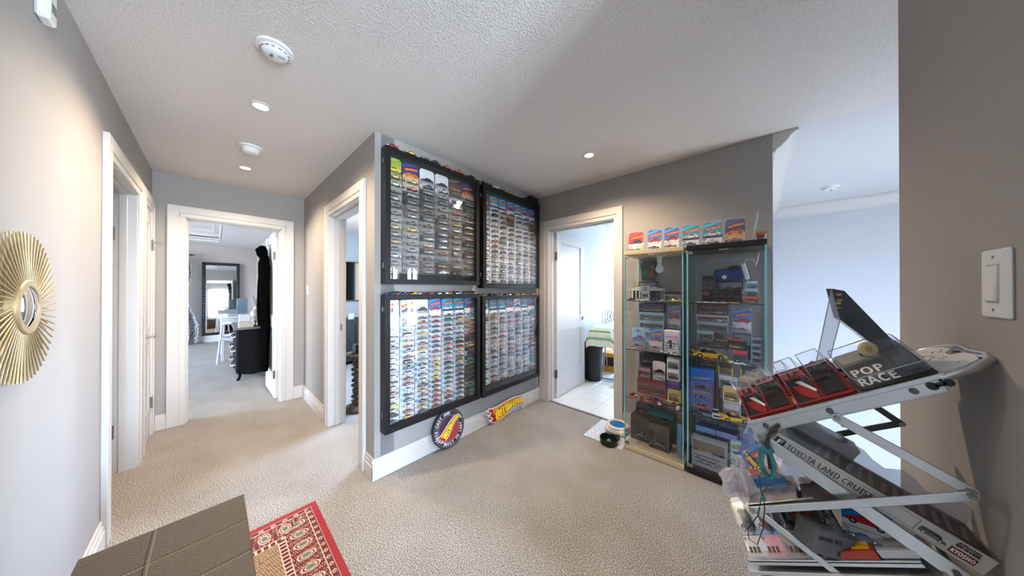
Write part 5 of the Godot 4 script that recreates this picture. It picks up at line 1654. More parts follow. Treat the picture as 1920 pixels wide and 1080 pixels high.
func build_ladder() -> void:
	var t := thing("step_ladder", "half-folded aluminium step ladder beside the near grey wall, steps tilted and used as shelves", "step ladder", Vector3(1.06, 0, .14))
	var al := M("aluminium")
	var dk := M("aluminium_dark")
	# top step: tread with rounded head and slot, and its side rails
	var sb := Basis(EU, EN, Vector3(-1, 0, 0))
	var tr := MB.new()
	var poly := PackedVector2Array([Vector2(-.004, -.008), Vector2(.33, -.008), Vector2(.362, -.012), Vector2(.384, -.03), Vector2(.39, -.06), Vector2(.386, -.09), Vector2(.372, -.10), Vector2(.372, -.12), Vector2(.386, -.135), Vector2(.384, -.165), Vector2(.37, -.19), Vector2(.34, -.205), Vector2(-.004, -.205)])
	tr.T = Transform3D(Basis(EU, Vector3(-1, 0, 0), -EN), STEP - t.position)
	tr.prism(poly, .0, .005)
	part("step", tr.done(), M("worn_white", Color(.74, .73, .72), .45), t)
	var rim := MB.new()
	var rp := []
	for p in [Vector2(.32, .0), Vector2(.362, .006), Vector2(.392, .03), Vector2(.402, .06), Vector2(.398, .11), Vector2(.402, .15), Vector2(.392, .19), Vector2(.36, .21)]: rp.append(STEP - t.position + EU * p.x + Vector3(p.y, 0, 0) + EN * -.008)
	rim.tube(rp, .007, 8)
	part("step_rim", rim.done(), al, t)
	var marks := MB.new()
	rng.seed = 77
	for k in 40:
		var u := rng.randf_range(.25, .37)
		var v := rng.randf_range(.01, .17)
		marks.bar(STEP - t.position + EU * u + Vector3(v, 0, 0) + EN * .0002, STEP - t.position + EU * (u + rng.randf_range(-.012, .012)) + Vector3(v + rng.randf_range(.004, .02), 0, 0) + EN * .0002, rng.randf_range(.0006, .003), .0005, EN, 0)
	part("scuff_marks", marks.done(), M("scuff", Color(.52, .51, .51), .6), t)
	for x in [0.0, .205]:
		var r := MB.new()
		r.T = Transform3D(sb, STEP - t.position)
		r.span(Vector3(-.004, -.030, -x - .003), Vector3(.318, -.004, -x + .002), .001)
		r.span(Vector3(-.004, -.032, -x - .010), Vector3(.318, -.029, -x + .002), .001)
		r.span(Vector3(-.004, -.008, -x - .0), Vector3(.33, .001, -x + .004), .001)
		part("side_rail", r.done(), al, t)
	var ep := MB.new()
	ep.T = Transform3D(sb, STEP - t.position)
	ep.span(Vector3(-.008, -.034, -.205), Vector3(-.002, .0, .002), .001)
	part("end_plate", ep.done(), al, t)
	for q in [[.025, 0.], [.28, 0.], [.15, 0.]]:
		var c = STEP + EU * q[0] + EN * -.017 - t.position
		var bolt := MB.new()
		bolt.cyl(c + Vector3(-.006, 0, 0), c, .0055, .0062, 12)
		part("rivet", bolt.done(), dk, t)
	var clip := MB.new()
	clip.T = Transform3D(sb, STEP - t.position)
	clip.box(Vector3(.315, -.016, .003), Vector3(.016, .007, .006), .001)
	for s in [-1., 1.]: clip.cyl(Vector3(.315 + s * .010, -.016, .0), Vector3(.315 + s * .010, -.016, .006), .007, .007, 10)
	part("clip", clip.done(), M("black_plastic"), t)
	# linkage on the near side and again on the far side
	for x in [.93, 1.135]:
		if x < 1:
			ladder_bar(t, "strut", Vector2(.125, 1.046), Vector2(.281, .963), x - .004, .019, al)
			ladder_bar(t, "strut", Vector2(-.015, .770), Vector2(.281, .957), x - .009, .0155, al)
		ladder_bar(t, "strut", Vector2(-.013, .770), Vector2(.190, .668), x + .001, .015, al)
		ladder_bar(t, "side_rail", Vector2(.0, .954), Vector2(.285, .790), x + .006, .028, al)
		for q in [[.012, .61], [.286, .80]]:
			var l := MB.new()
			l.bar(Vector3(x + .01, .012, q[0]) - t.position, Vector3(x + .01, q[1], q[0]) - t.position, .022, .018, Vector3(1, 0, 0), .002)
			part("leg", l.done(), al, t)
			var f := MB.new()
			f.box(Vector3(x + .01, .008, q[0]) - t.position, Vector3(.03, .016, .034), .003)
			part("foot", f.done(), M("black_plastic"), t)
	ladder_bar(t, "strut", Vector2(.204, 1.040), Vector2(.258, .996), 1.15, .014, dk)
	ladder_bar(t, "strut", Vector2(.258, .996), Vector2(.160, .934), 1.152, .014, dk)
	# lower trays
	for lv in [1, 2]:
		var b := MB.new()
		b.T = Transform3D(sb, on_step(0, 0, 0, lv) - t.position)
		b.span(Vector3(-.006, -.006, -.20 if lv == 2 else -.12), Vector3(.30 if lv == 2 else .10, -.002, .0), .001)
		b.span(Vector3(-.006, -.012, -.005), Vector3(.30 if lv == 2 else .13, -.0, .0), .001)
		if lv == 2: b.span(Vector3(-.02, -.03, -.2), Vector3(.32, -.022, .004), .001)
		part("step", b.done(), al, t)
	for q in [[.135, 1.032], [.02, .93], [.27, .80], [.0, .775]]:
		var c := MB.new()
		c.cyl(Vector3(.93, q[1], q[0]) - t.position, Vector3(1.14, q[1], q[0]) - t.position, .005, .005, 10)
		part("cross_rod", c.done(), dk, t)

func red_pack(label: String, u: float, v: float, lv: int, w: float, h: float) -> void:
	var t := thing("blister_pack", label, "carded toy car", on_step(u, v, .001, lv), 0, "")
	t.basis = lean(.62)
	var b := MB.new()
	b.span(Vector3(-w / 2, 0, 0), Vector3(w / 2, h, .003), .001)
	b.span(Vector3(-w / 2, 0, 0), Vector3(w / 2, .004, .009), .001)
	b.span(Vector3(-w / 2, 0, 0), Vector3(-w / 2 + .004, h, .009), .001)
	b.span(Vector3(w / 2 - .004, 0, 0), Vector3(w / 2, h, .009), .001)
	b.span(Vector3(-w / 2, h - .004, 0), Vector3(w / 2, h, .009), .001)
	b.span(Vector3(-.002, 0, 0), Vector3(.002, h, .008), .001)
	part("red_tray", b.done(), M("pack_red", Color(.50, .06, .06), .3), t)
	var p := MB.new()
	p.span(Vector3(-w / 2 + .006, .006, .002), Vector3(-.004, h * .72, .0045))
	p.span(Vector3(.004, .012, .002), Vector3(w / 2 - .008, h * .66, .0045))
	part("dark_print", p.done(), M("pack_dark", Color(.05, .02, .025), .3), t)
	var s := MB.new()
	s.prism(PackedVector2Array([Vector2(-w * .40, h * .50), Vector2(-w * .33, h * .26), Vector2(-w * .2, h * .10), Vector2(-w * .08, h * .05), Vector2(-w * .05, h * .14), Vector2(-w * .12, h * .34), Vector2(-w * .24, h * .5)]), .0045, .006)
	part("red_car_print", s.done(), M("print_red", Color(.58, .05, .06), .25), t)
	var ww := MB.new()
	ww.prism(PackedVector2Array([Vector2(-w * .30, h * .62), Vector2(-w * .06, h * .24), Vector2(-w * .035, h * .30), Vector2(-w * .2, h * .62)]), .0046, .0056)
	part("white_stripe", ww.done(), M("print_white", Color(.85, .85, .85), .5), t)
	for k in 2:
		var cx := (-.25 + .5 * k) * w
		var c := part("toy_car", car_mesh(0 if k == 0 else 4, .044), null, t)
		c.set_surface_override_material(0, paint("r" if k == 0 else "k"))
		c.transform = Transform3D(Basis(Vector3(1, 0, 0), PI / 2), Vector3(cx, h * .78, .005))
		var bl := part("blister", blister_mesh(w * .46, h * .52, .042), M("blister_plastic"), t)
		bl.position = Vector3(cx, h * .54, .003)
		var e := MB.new()
		var q := [Vector3(-w * .19, h * .59, .045), Vector3(w * .19, h * .59, .045), Vector3(w * .19, h * 1.01, .045), Vector3(-w * .19, h * 1.01, .045)]
		for j in 4:
			e.bar(q[j] + Vector3(cx, 0, 0), q[(j + 1) % 4] + Vector3(cx, 0, 0), .0016, .001, Vector3(0, 0, 1), 0)
			e.bar(q[j] + Vector3(cx, 0, 0), Vector3(cx + signf(q[j].x) * w * .23, h * (.54 if j < 2 else 1.05), .004), .0014, .0012, Vector3(1, 0, 0), 0)
		part("blister_edge", e.done(), M("plastic_edge"), t)

func build_ladder_things() -> void:
	red_pack("red twin blister pack at the lower left end of the ladder's top step", .053, .004, 0, .100, .092)
	red_pack("red twin blister pack, second along the ladder's top step beside the black pack", .160, .004, 0, .104, .102)
	red_pack("red twin blister pack standing behind the lowest one on the top step", .085, .105, 0, .10, .075)
	# the black pack
	var t := thing("blister_pack", "black blister pack lettered in white lying on the ladder's top step", "carded toy car", on_step(.272, .003, .001), 0, "")
	t.basis = lean(.5)
	var b := MB.new()
	b.span(Vector3(-.055, 0, 0), Vector3(.055, .108, .004), .001)
	part("card", b.done(), M("pack_charcoal", Color(.055, .055, .06), .35), t)
	var gl := MB.new()
	gl.span(Vector3(-.05, .070, .003), Vector3(.014, .106, .012), .002)
	part("grey_top", gl.done(), M("pack_grey", Color(.46, .45, .44), .5), t)
	letters_fit(t, "POP", .050, .0205, M("print_white"), Vector3(-.022, .046, .0048))
	letters_fit(t, "RACE", .058, .0205, M("print_white"), Vector3(-.019, .018, .0048))
	var sc := MB.new()
	sc.box(Vector3(.0, .054, .017), Vector3(.108, .104, .028), .006)
	part("clear_shell", sc.done(), M("blister_plastic"), t)
	var se := MB.new()
	var lp := [Vector3(-.052, .004, .031), Vector3(.050, .004, .031), Vector3(.054, .012, .030), Vector3(.054, .095, .031), Vector3(.046, .105, .031), Vector3(-.05, .105, .031), Vector3(-.053, .095, .031), Vector3(-.053, .01, .031)]
	se.tube(lp, .0011, 5, true)
	part("shell_edge", se.done(), M("plastic_edge"), t)
	var cb := part("blister", blister_mesh(.036, .08, .024), clear_mat("smoke_plastic", Color(.25, .28, .36), .45, .08), t)
	cb.position = Vector3(.036, .016, .004)
	var cc := part("toy_car", car_mesh(0, .06), null, t)
	cc.set_surface_override_material(0, paint("k"))
	cc.transform = Transform3D(Basis(Vector3(0, 0, 1), PI / 2) * Basis(Vector3(1, 0, 0), PI / 2), Vector3(.036, .056, .005))
	# the wedge-shaped box with a dark slanting back
	var w := thing("acrylic_box", "tall wedge-shaped clear box with a slanting black back standing on the top step", "display box", Vector3(1.03, 1.13, .16), 0)
	var zy := [Vector2(.128, 1.331), Vector2(.147, 1.326), Vector2(.262, 1.142), Vector2(.238, 1.150), Vector2(.141, 1.257)]
	var pl := PackedVector2Array()
	for p in zy: pl.append(Vector2(p.x - .16, p.y - 1.13))
	var rot := Basis(Vector3(0, 0, 1), Vector3.UP, Vector3(-1, 0, 0))
	var k := MB.new()
	k.T = Transform3D(rot, Vector3.ZERO)
	k.prism(pl, -.05, .03)
	part("slanting_back", k.done(), M("pack_black", Color(.022, .02, .022), .22), w)
	var pr := MB.new()
	pr.T = Transform3D(rot, Vector3.ZERO)
	pr.prism(PackedVector2Array([pl[0] + Vector2(.001, -.002), pl[1] - Vector2(.002, .002), pl[1].lerp(pl[2], .25), pl[4] + Vector2(.004, .006), pl[4]]), .03, .0312)
	part("navy_print", pr.done(), M("pack_navy", Color(.09, .10, .13), .3), w)
	var gold := M("print_gold", Color(.62, .50, .34), .4, .3)
	var pg := MB.new()
	pg.T = Transform3D(rot, Vector3.ZERO)
	for q in [[.0, .0, .008, .005], [.0008, -.013, .009, .003], [-.001, -.020, .007, .006], [-.001, -.032, .008, .002]]: pg.box(Vector3(pl[0].x + .011 + q[0], pl[0].y - .014 + q[1], .0315), Vector3(q[2], q[3], .0008))
	part("gold_print", pg.done(), gold, w)
	var fr := MB.new()
	fr.T = Transform3D(rot, Vector3.ZERO)
	fr.prism(PackedVector2Array([pl[0], pl[4], Vector2(-.035, .033), Vector2(-.060, .003)]), .026, .028)
	part("clear_front", fr.done(), clear_mat("grey_film", Color(.62, .62, .70), .32, .06), w)
	var ed := MB.new()
	ed.T = Transform3D(rot, Vector3.ZERO)
	ed.bar(Vector3(pl[0].x, pl[0].y, .028), Vector3(-.060, .003, .028), .0016, .0012, Vector3(0, 0, 1), 0)
	ed.bar(Vector3(pl[4].x, pl[4].y, .028), Vector3(-.035, .033, .028), .0014, .0012, Vector3(0, 0, 1), 0)
	part("clear_edge", ed.done(), M("clear_edge_grey", Color(.5, .5, .53), .3), w)
	var bs := MB.new()
	bs.T = Transform3D(rot, Vector3.ZERO)
	bs.prism(PackedVector2Array([Vector2(-.064, .0), Vector2(-.058, .008), Vector2(.10, .02), Vector2(.102, .01)]), -.05, .026)
	part("base", bs.done(), M("pack_black"), w)
	var md := thing("medallion", "round gold medallion propped by the wedge-shaped box on the top step", "medallion", Vector3(.985, 1.196, .178))
	md.basis = Basis(Vector3.UP, -1.25) * Basis(Vector3.RIGHT, PI / 2 - .1)
	var mm := MB.new()
	mm.lathe([Vector2(0, .003), Vector2(.012, .003), Vector2(.0125, .0036), Vector2(.0145, .0036), Vector2(.0155, .002), Vector2(.0155, -.002), Vector2(0, -.002)], 32)
	part("disc", mm.done(), M("pale_gold", Color(.78, .70, .52), .35, .4), md)
	var mt := MB.new()
	mt.T = Transform3D(Basis(Vector3.RIGHT, -PI / 2), Vector3(0, .0032, 0))
	for r in 5: mt.box(Vector3(0, .006 - r * .003, 0), Vector3(.012 - absf(r - 2) * .002, .001, .0006))
	part("engraving", mt.done(), M("engraved", Color(.3, .24, .14), .5), md)
	var mr := MB.new()
	mr.cyl(Vector3(0, -.004, .0), Vector3(0, -.002, 0), .012, .012, 20)
	mr.box(Vector3(0, -.006, .008), Vector3(.02, .008, .018), .002)
	part("stand", mr.done(), M("black_plastic"), md)
	# clear case behind the packs
	var rp := thing("blister_pack", "clear pack with a red card lying behind the black lettered pack", "carded toy car", on_step(.225, .135, .001), 0, "")
	rp.basis = flat_basis()
	var rb := MB.new()
	rb.span(Vector3(-.05, 0, 0), Vector3(.06, .06, .004), .001)
	part("card", rb.done(), M("pack_red"), rp)
	var rsh := MB.new()
	rsh.box(Vector3(.005, .03, .02), Vector3(.10, .055, .03), .005)
	part("clear_shell", rsh.done(), M("blister_plastic"), rp)
	# the long pale box on the slanting rails
	var ex := Vector3(0, -.426, .905)
	var ey := Vector3(0, .905, .426)
	var L := thing("long_box", "long pale grey box with a car picture resting on the slanting ladder rails", "box", Vector3(.942, .942, .0165))
	L.basis = Basis(ex, ey, Vector3(-1, 0, 0))
	var lb := MB.new()
	lb.span(Vector3(0, 0, -.11), Vector3(.312, .037, 0), .0012)
	part("carton", lb.done(), M("box_pale", Color(.66, .645, .62), .5), L)
	var bk := MB.new()
	bk.span(Vector3(.003, .010, -.0004), Vector3(.0215, .028, .0006))
	for q in [.031, .0065]: bk.span(Vector3(.030, q, -.0004), Vector3(.226, q + .0005, .0005))
	bk.span(Vector3(.226, .0065, -.0004), Vector3(.2265, .0315, .0005))
	part("printed_lines", bk.done(), M("print_black"), L)
	letters(L, "F", .011, M("print_white"), Vector3(.012, .019, .0012), Basis(), 1.5, .1)
	letters_fit(L, "TOYOTA LAND CRUISER", .150, .0130, M("print_black"), Vector3(.101, .0185, .0008), Basis(), false)
	var cp := part("car_picture", car_mesh(2, .034), null, L)
	cp.set_surface_override_material(0, paint("k"))
	cp.transform = Transform3D(Basis.from_scale(Vector3(1, 1, .1)), Vector3(.247, .010, .0))
	letters_fit(L, "KYOSHO", .024, .0030, M("print_black"), Vector3(.283, .031, .0008))
	letters_fit(L, "MINI CAR & BOOK", .026, .0030, M("print_black"), Vector3(.283, .0255, .0008))
	var rl := MB.new()
	rl.span(Vector3(.268, .006, -.0004), Vector3(.298, .0195, .0006))
	part("red_label", rl.done(), M("label_red", Color(.40, .07, .06), .4), L)
	letters_fit(L, "KYOSHO", .026, .0075, M("print_white"), Vector3(.283, .0128, .0012))
	var tp := MB.new()      # the printed top: dark picture with pale bars
	tp.span(Vector3(.02, .0372, -.105), Vector3(.308, .0378, -.003))
	part("dark_print", tp.done(), M("print_slate", Color(.10, .095, .10), .3), L)
	var st := MB.new()
	for q in 13: st.bar(Vector3(.07 + q * .0175, .0381, -.012), Vector3(.085 + q * .0175, .0381, -.07 - (q % 3) * .01), .007, .0006, Vector3.UP, 0)
	st.span(Vector3(.03, .0379, -.102), Vector3(.30, .0383, -.088))
	part("pale_bars", st.done(), M("print_silver", Color(.42, .40, .40), .35), L)
	var fm := MB.new()      # a wrinkled clear wrapper over the far edge
	var edge := PackedVector2Array([Vector2(.03, 0), Vector2(.31, 0)])
	for q in 15: edge.append(Vector2(.31 - q * .02, .030 + .010 * sin(q * 1.7) + .006 * sin(q * 3.1)))
	fm.T = Transform3D(Basis(), Vector3(0, .037, -.108))
	fm.prism(edge, -.001, .0)
	part("clear_wrapper", fm.done(), clear_mat("wrapper", Color(.80, .80, .84), .42, .12), L)
	var fl := thing("booklet", "flat grey booklet lying behind the long pale box on the ladder", "booklet", Vector3(1.065, .955, .06), 0)
	fl.basis = Basis(ex, ey, Vector3(-1, 0, 0))
	var fb := MB.new()
	fb.span(Vector3(-.04, .0, -.06), Vector3(.12, .03, 0), .001)
	part("cover", fb.done(), M("booklet_grey", Color(.55, .54, .55), .5), fl)
	var fp := MB.new()
	for q in 8: fp.span(Vector3(-.03 + (q % 2) * .002, .0302, -.055 + q * .006), Vector3(.03 + (q % 3) * .006, .0306, -.0535 + q * .006))
	fp.span(Vector3(.05, .0302, -.05), Vector3(.115, .0308, -.008))
	part("printed_lines", fp.done(), M("print_slate"), fl)
	# teal clip, cord and strap at the left end
	var tc := thing("carabiner", "teal plastic clip hanging from the ladder's left end on a black strap", "clip", Vector3(.915, .905, .012))
	var ring := []
	for q in 20:
		var a := TAU * q / 20
		ring.append(Vector3(0, sin(a) * .034, cos(a) * .011 - sin(a) * .004))
	var cm := MB.new()
	cm.tube(ring, .0048, 8, true)
	cm.box(Vector3(0, .028, -.002), Vector3(.012, .016, .024), .004)
	part("clip", cm.done(), M("teal_plastic", Color(.03, .42, .40), .35), tc)
	var sp := MB.new()
	sp.tube([Vector3(.01, .095, .022), Vector3(.0, .07, .004), Vector3(0, .045, .0), Vector3(0, .02, .003), Vector3(-.002, -.012, .006)], .004, 8)
	part("strap", sp.done(), M("black_plastic"), tc)
	var cd := thing("cord", "thin black cord looping down from the teal clip in front of the lower steps", "cord", Vector3(.912, .86, .012))
	var co := MB.new()
	co.tube([Vector3(0, .012, .005), Vector3(-.002, .03, -.008), Vector3(-.002, .005, -.014), Vector3(0, -.04, -.010), Vector3(0, -.09, -.016), Vector3(-.002, -.135, -.036), Vector3(-.002, -.160, -.034), Vector3(0, -.165, -.018), Vector3(0, -.12, -.008), Vector3(0, -.07, -.004), Vector3(0, -.03, -.008), Vector3(0, -.01, .002)], .0011, 6)
	part("cord", co.done(), M("black_plastic"), cd)
	var bd := MB.new()
	bd.box(Vector3(0, -.045, -.007), Vector3(.008, .012, .008), .002)
	part("toggle", bd.done(), M("teal_plastic"), cd)
	# middle step: clear bag, yellow and blue pack, red and grey flat boxes
	var pk := thing("blister_pack", "clear pack with a yellow car on blue card on the ladder's middle step", "carded toy car", on_step(.052, .07, .001, 1), 0, "")
	pk.basis = flat_basis() * Basis(Vector3.RIGHT, .9)
	part("card", card_mesh(13, .072, .10), M("printed_card"), pk)
	var yc := part("toy_car", car_mesh(0, .062), null, pk)
	yc.set_surface_override_material(0, paint("y"))
	yc.transform = Transform3D(Basis(Vector3(0, 0, 1), 1.9), Vector3(-.004, .055, .012))
	var yb := part("blister", blister_mesh(.06, .085, .03), M("blister_plastic"), pk)
	yb.position = Vector3(0, .01, .001)
	var bg := thing("plastic_bag", "crumpled cloudy plastic bag on the left of the ladder's middle step", "bag", on_step(-.03, .05, .001, 1), 0)
	var cl := clear_mat("cloudy_film", Color(.80, .78, .80), .5, .2)
	part("bag", crumpled([Vector2(.001, 0), Vector2(.030, .003), Vector2(.036, .015), Vector2(.035, .03), Vector2(.030, .045), Vector2(.024, .058), Vector2(.014, .068), Vector2(.008, .076), Vector2(.013, .088)], 18, .5, 3), cl, bg)
	var pc := part("toy_car", car_mesh(0, .05), null, bg)
	pc.set_surface_override_material(0, paint("r"))
	pc.transform = Transform3D(Basis(Vector3.UP, 1.4), Vector3(0, .006, 0))
	var b2 := thing("plastic_bag", "larger clear crumpled bag right of the yellow car pack on the middle step", "bag", on_step(.092, .10, .001, 1) + Vector3(.02, 0, 0), 0)
	part("bag", crumpled([Vector2(.001, 0), Vector2(.040, .003), Vector2(.046, .015), Vector2(.044, .03), Vector2(.036, .046), Vector2(.026, .06), Vector2(.013, .072), Vector2(.016, .08)], 18, .5, 9, 1.25), cl, b2)
	var fx := [["red-labelled flat pack lying under the ladder's middle step", .045, .006, .105, .10, .012, "pack_red", Color(.5, .06, .06)], ["flat grey pack lying beside the red-labelled one, ladder's middle step", .165, .006, .12, .12, .014, "pack_pewter", Color(.30, .30, .31)]]
	for q in fx:
		var fo := thing("flat_pack", q[0], "box", on_step(q[1], q[2], -.026, 1), 0)
		fo.basis = flat_basis()
		var m := MB.new()
		m.span(Vector3(-q[3] / 2, 0, 0), Vector3(q[3] / 2, q[4], q[5]), .001)
		part("carton", m.done(), M("pack_pewter", Color(.30, .30, .31), .35), fo)
		var m2 := MB.new()
		m2.span(Vector3(-q[3] / 2 + .004, .002, q[5] - .0004), Vector3(q[3] / 2 - .004, q[4] - .01, q[5] + .0008))
		part("label", m2.done(), M(q[6], q[7], .35), fo)
		var m3 := MB.new()
		m3.prism(oval(Vector2(.01, .03), .022, .009), q[5] + .0008, q[5] + .0014)
		part("label_emblem", m3.done(), M("label_pink", Color(.62, .28, .30), .4), fo)
	# bottom step: a row of packs
	var row := [[.020, "g", 1, 12, "grey carded car at the left end of the ladder's bottom step"], [.062, "m", 0, 9, "pink carded maroon car, second on the ladder's bottom step"], [.108, "s", 2, 6, "black carded silver van, third on the ladder's bottom step"], [.150, "o", 1, 11, "orange carded car behind the grey cube box, ladder's bottom step"], [.19, "s", 3, 5, "dark carded silver truck, behind the grey cube box at right"]]
	for q in row:
		var c := thing("carded_toy_car", q[4], "carded toy car", on_step(q[0], .012, .001, 2), 0, "")
		c.basis = lean(.72)
		part("card", card_mesh(q[3], .042, .13), M("printed_card"), c)
		var tc2 := part("toy_car", car_mesh(q[2], .052), null, c)
		tc2.set_surface_override_material(0, paint(q[1]))
		tc2.transform = Transform3D(Basis(Vector3(0, 0, 1), -PI / 2) * Basis(Vector3.RIGHT, PI / 2 * .3), Vector3(0, .072, .010))
		var b3 := part("blister", blister_mesh(.038, .075, .026), M("blister_plastic"), c)
		b3.position = Vector3(0, .034, .0005)
		var lt := MB.new()
		for j in 3: lt.box(Vector3(-.012 + j * .009, .012, .0004), Vector3(.006, .012, .0008))
		part("printed_block", lt.done(), M("print_black"), c)
	var cu := thing("carton", "dark grey cube carton lettered with a car name on the ladder's bottom step", "carton", on_step(.150, .012, .004, 2) + Vector3(0, .014, 0), 0)
	cu.basis = Basis(Vector3(1, 0, 0), -.1) * Basis(Vector3.UP, -1.0) * Basis(Vector3(0, 0, 1), -.25)
	var cq := MB.new()
	cq.box(Vector3(0, .026, 0), Vector3(.075, .052, .05), .0012)
	part("shell", cq.done(), M("carton_grey", Color(.33, .33, .34), .35), cu)
	letters(cu, "MINI GT", .013, M("print_silver"), Vector3(0, .0526, .004), Basis(Vector3(1, 0, 0), -PI / 2), 1.0)
	letters(cu, "MINI GT", .008, M("print_black"), Vector3(-.008, .036, .0254))
	letters(cu, "702", .010, M("print_black"), Vector3(.018, .012, .0254))
	var hb := thing("carded_toy_car", "bright blue card with yellow script at the right of the bottom step", "carded toy car", on_step(.232, .03, .001, 2), 0, "")
	hb.basis = lean(.8) * Basis(Vector3(0, 0, 1), -.5)
	part("card", card_mesh(0, .075, .11), M("printed_card"), hb)
	var hc := part("toy_car", car_mesh(0, .05), null, hb)
	hc.set_surface_override_material(0, paint("b"))
	hc.position = Vector3(0, .01, .012)
	part("blister", blister_mesh(.06, .035, .024), M("blister_plastic"), hb)
	var ob := thing("carton", "orange-red carton with yellow print low on the bottom step", "carton", on_step(.215, .0, .001, 2), 0)
	ob.basis = flat_basis()
	var om := MB.new()
	om.span(Vector3(-.04, .0, 0), Vector3(.03, .05, .016), .001)
	part("shell", om.done(), M("carton_orange", Color(.62, .16, .05), .4), ob)
	var oy := MB.new()
	oy.span(Vector3(-.005, .006, .0158), Vector3(.024, .03, .0168))
	part("yellow_print", oy.done(), M("sign_yellow", Color(.95, .68, .08), .35), ob)
	var gb := thing("carton", "plain white carton at the right end of the ladder's bottom step", "carton", on_step(.275, .004, .001, 2), 0)
	gb.basis = flat_basis()
	var gm := MB.new()
	gm.span(Vector3(-.028, .0, 0), Vector3(.028, .07, .014), .001)
	part("shell", gm.done(), M("carton_white", Color(.70, .70, .71), .45), gb)
	# a bag tied to the far end of the rails
	var hg := thing("plastic_bag", "pale blue translucent bag tied behind the ladder's left end, before the dark cabinet", "bag", Vector3(1.15, .775, -.012), 0)
	part("bag", crumpled([Vector2(.001, 0), Vector2(.026, .006), Vector2(.031, .025), Vector2(.033, .05), Vector2(.030, .075), Vector2(.024, .1), Vector2(.014, .125), Vector2(.007, .142), Vector2(.012, .160), Vector2(.004, .176)], 18, .45, 5), clear_mat("bag_film", Color(.45, .58, .82), .55, .2), hg)

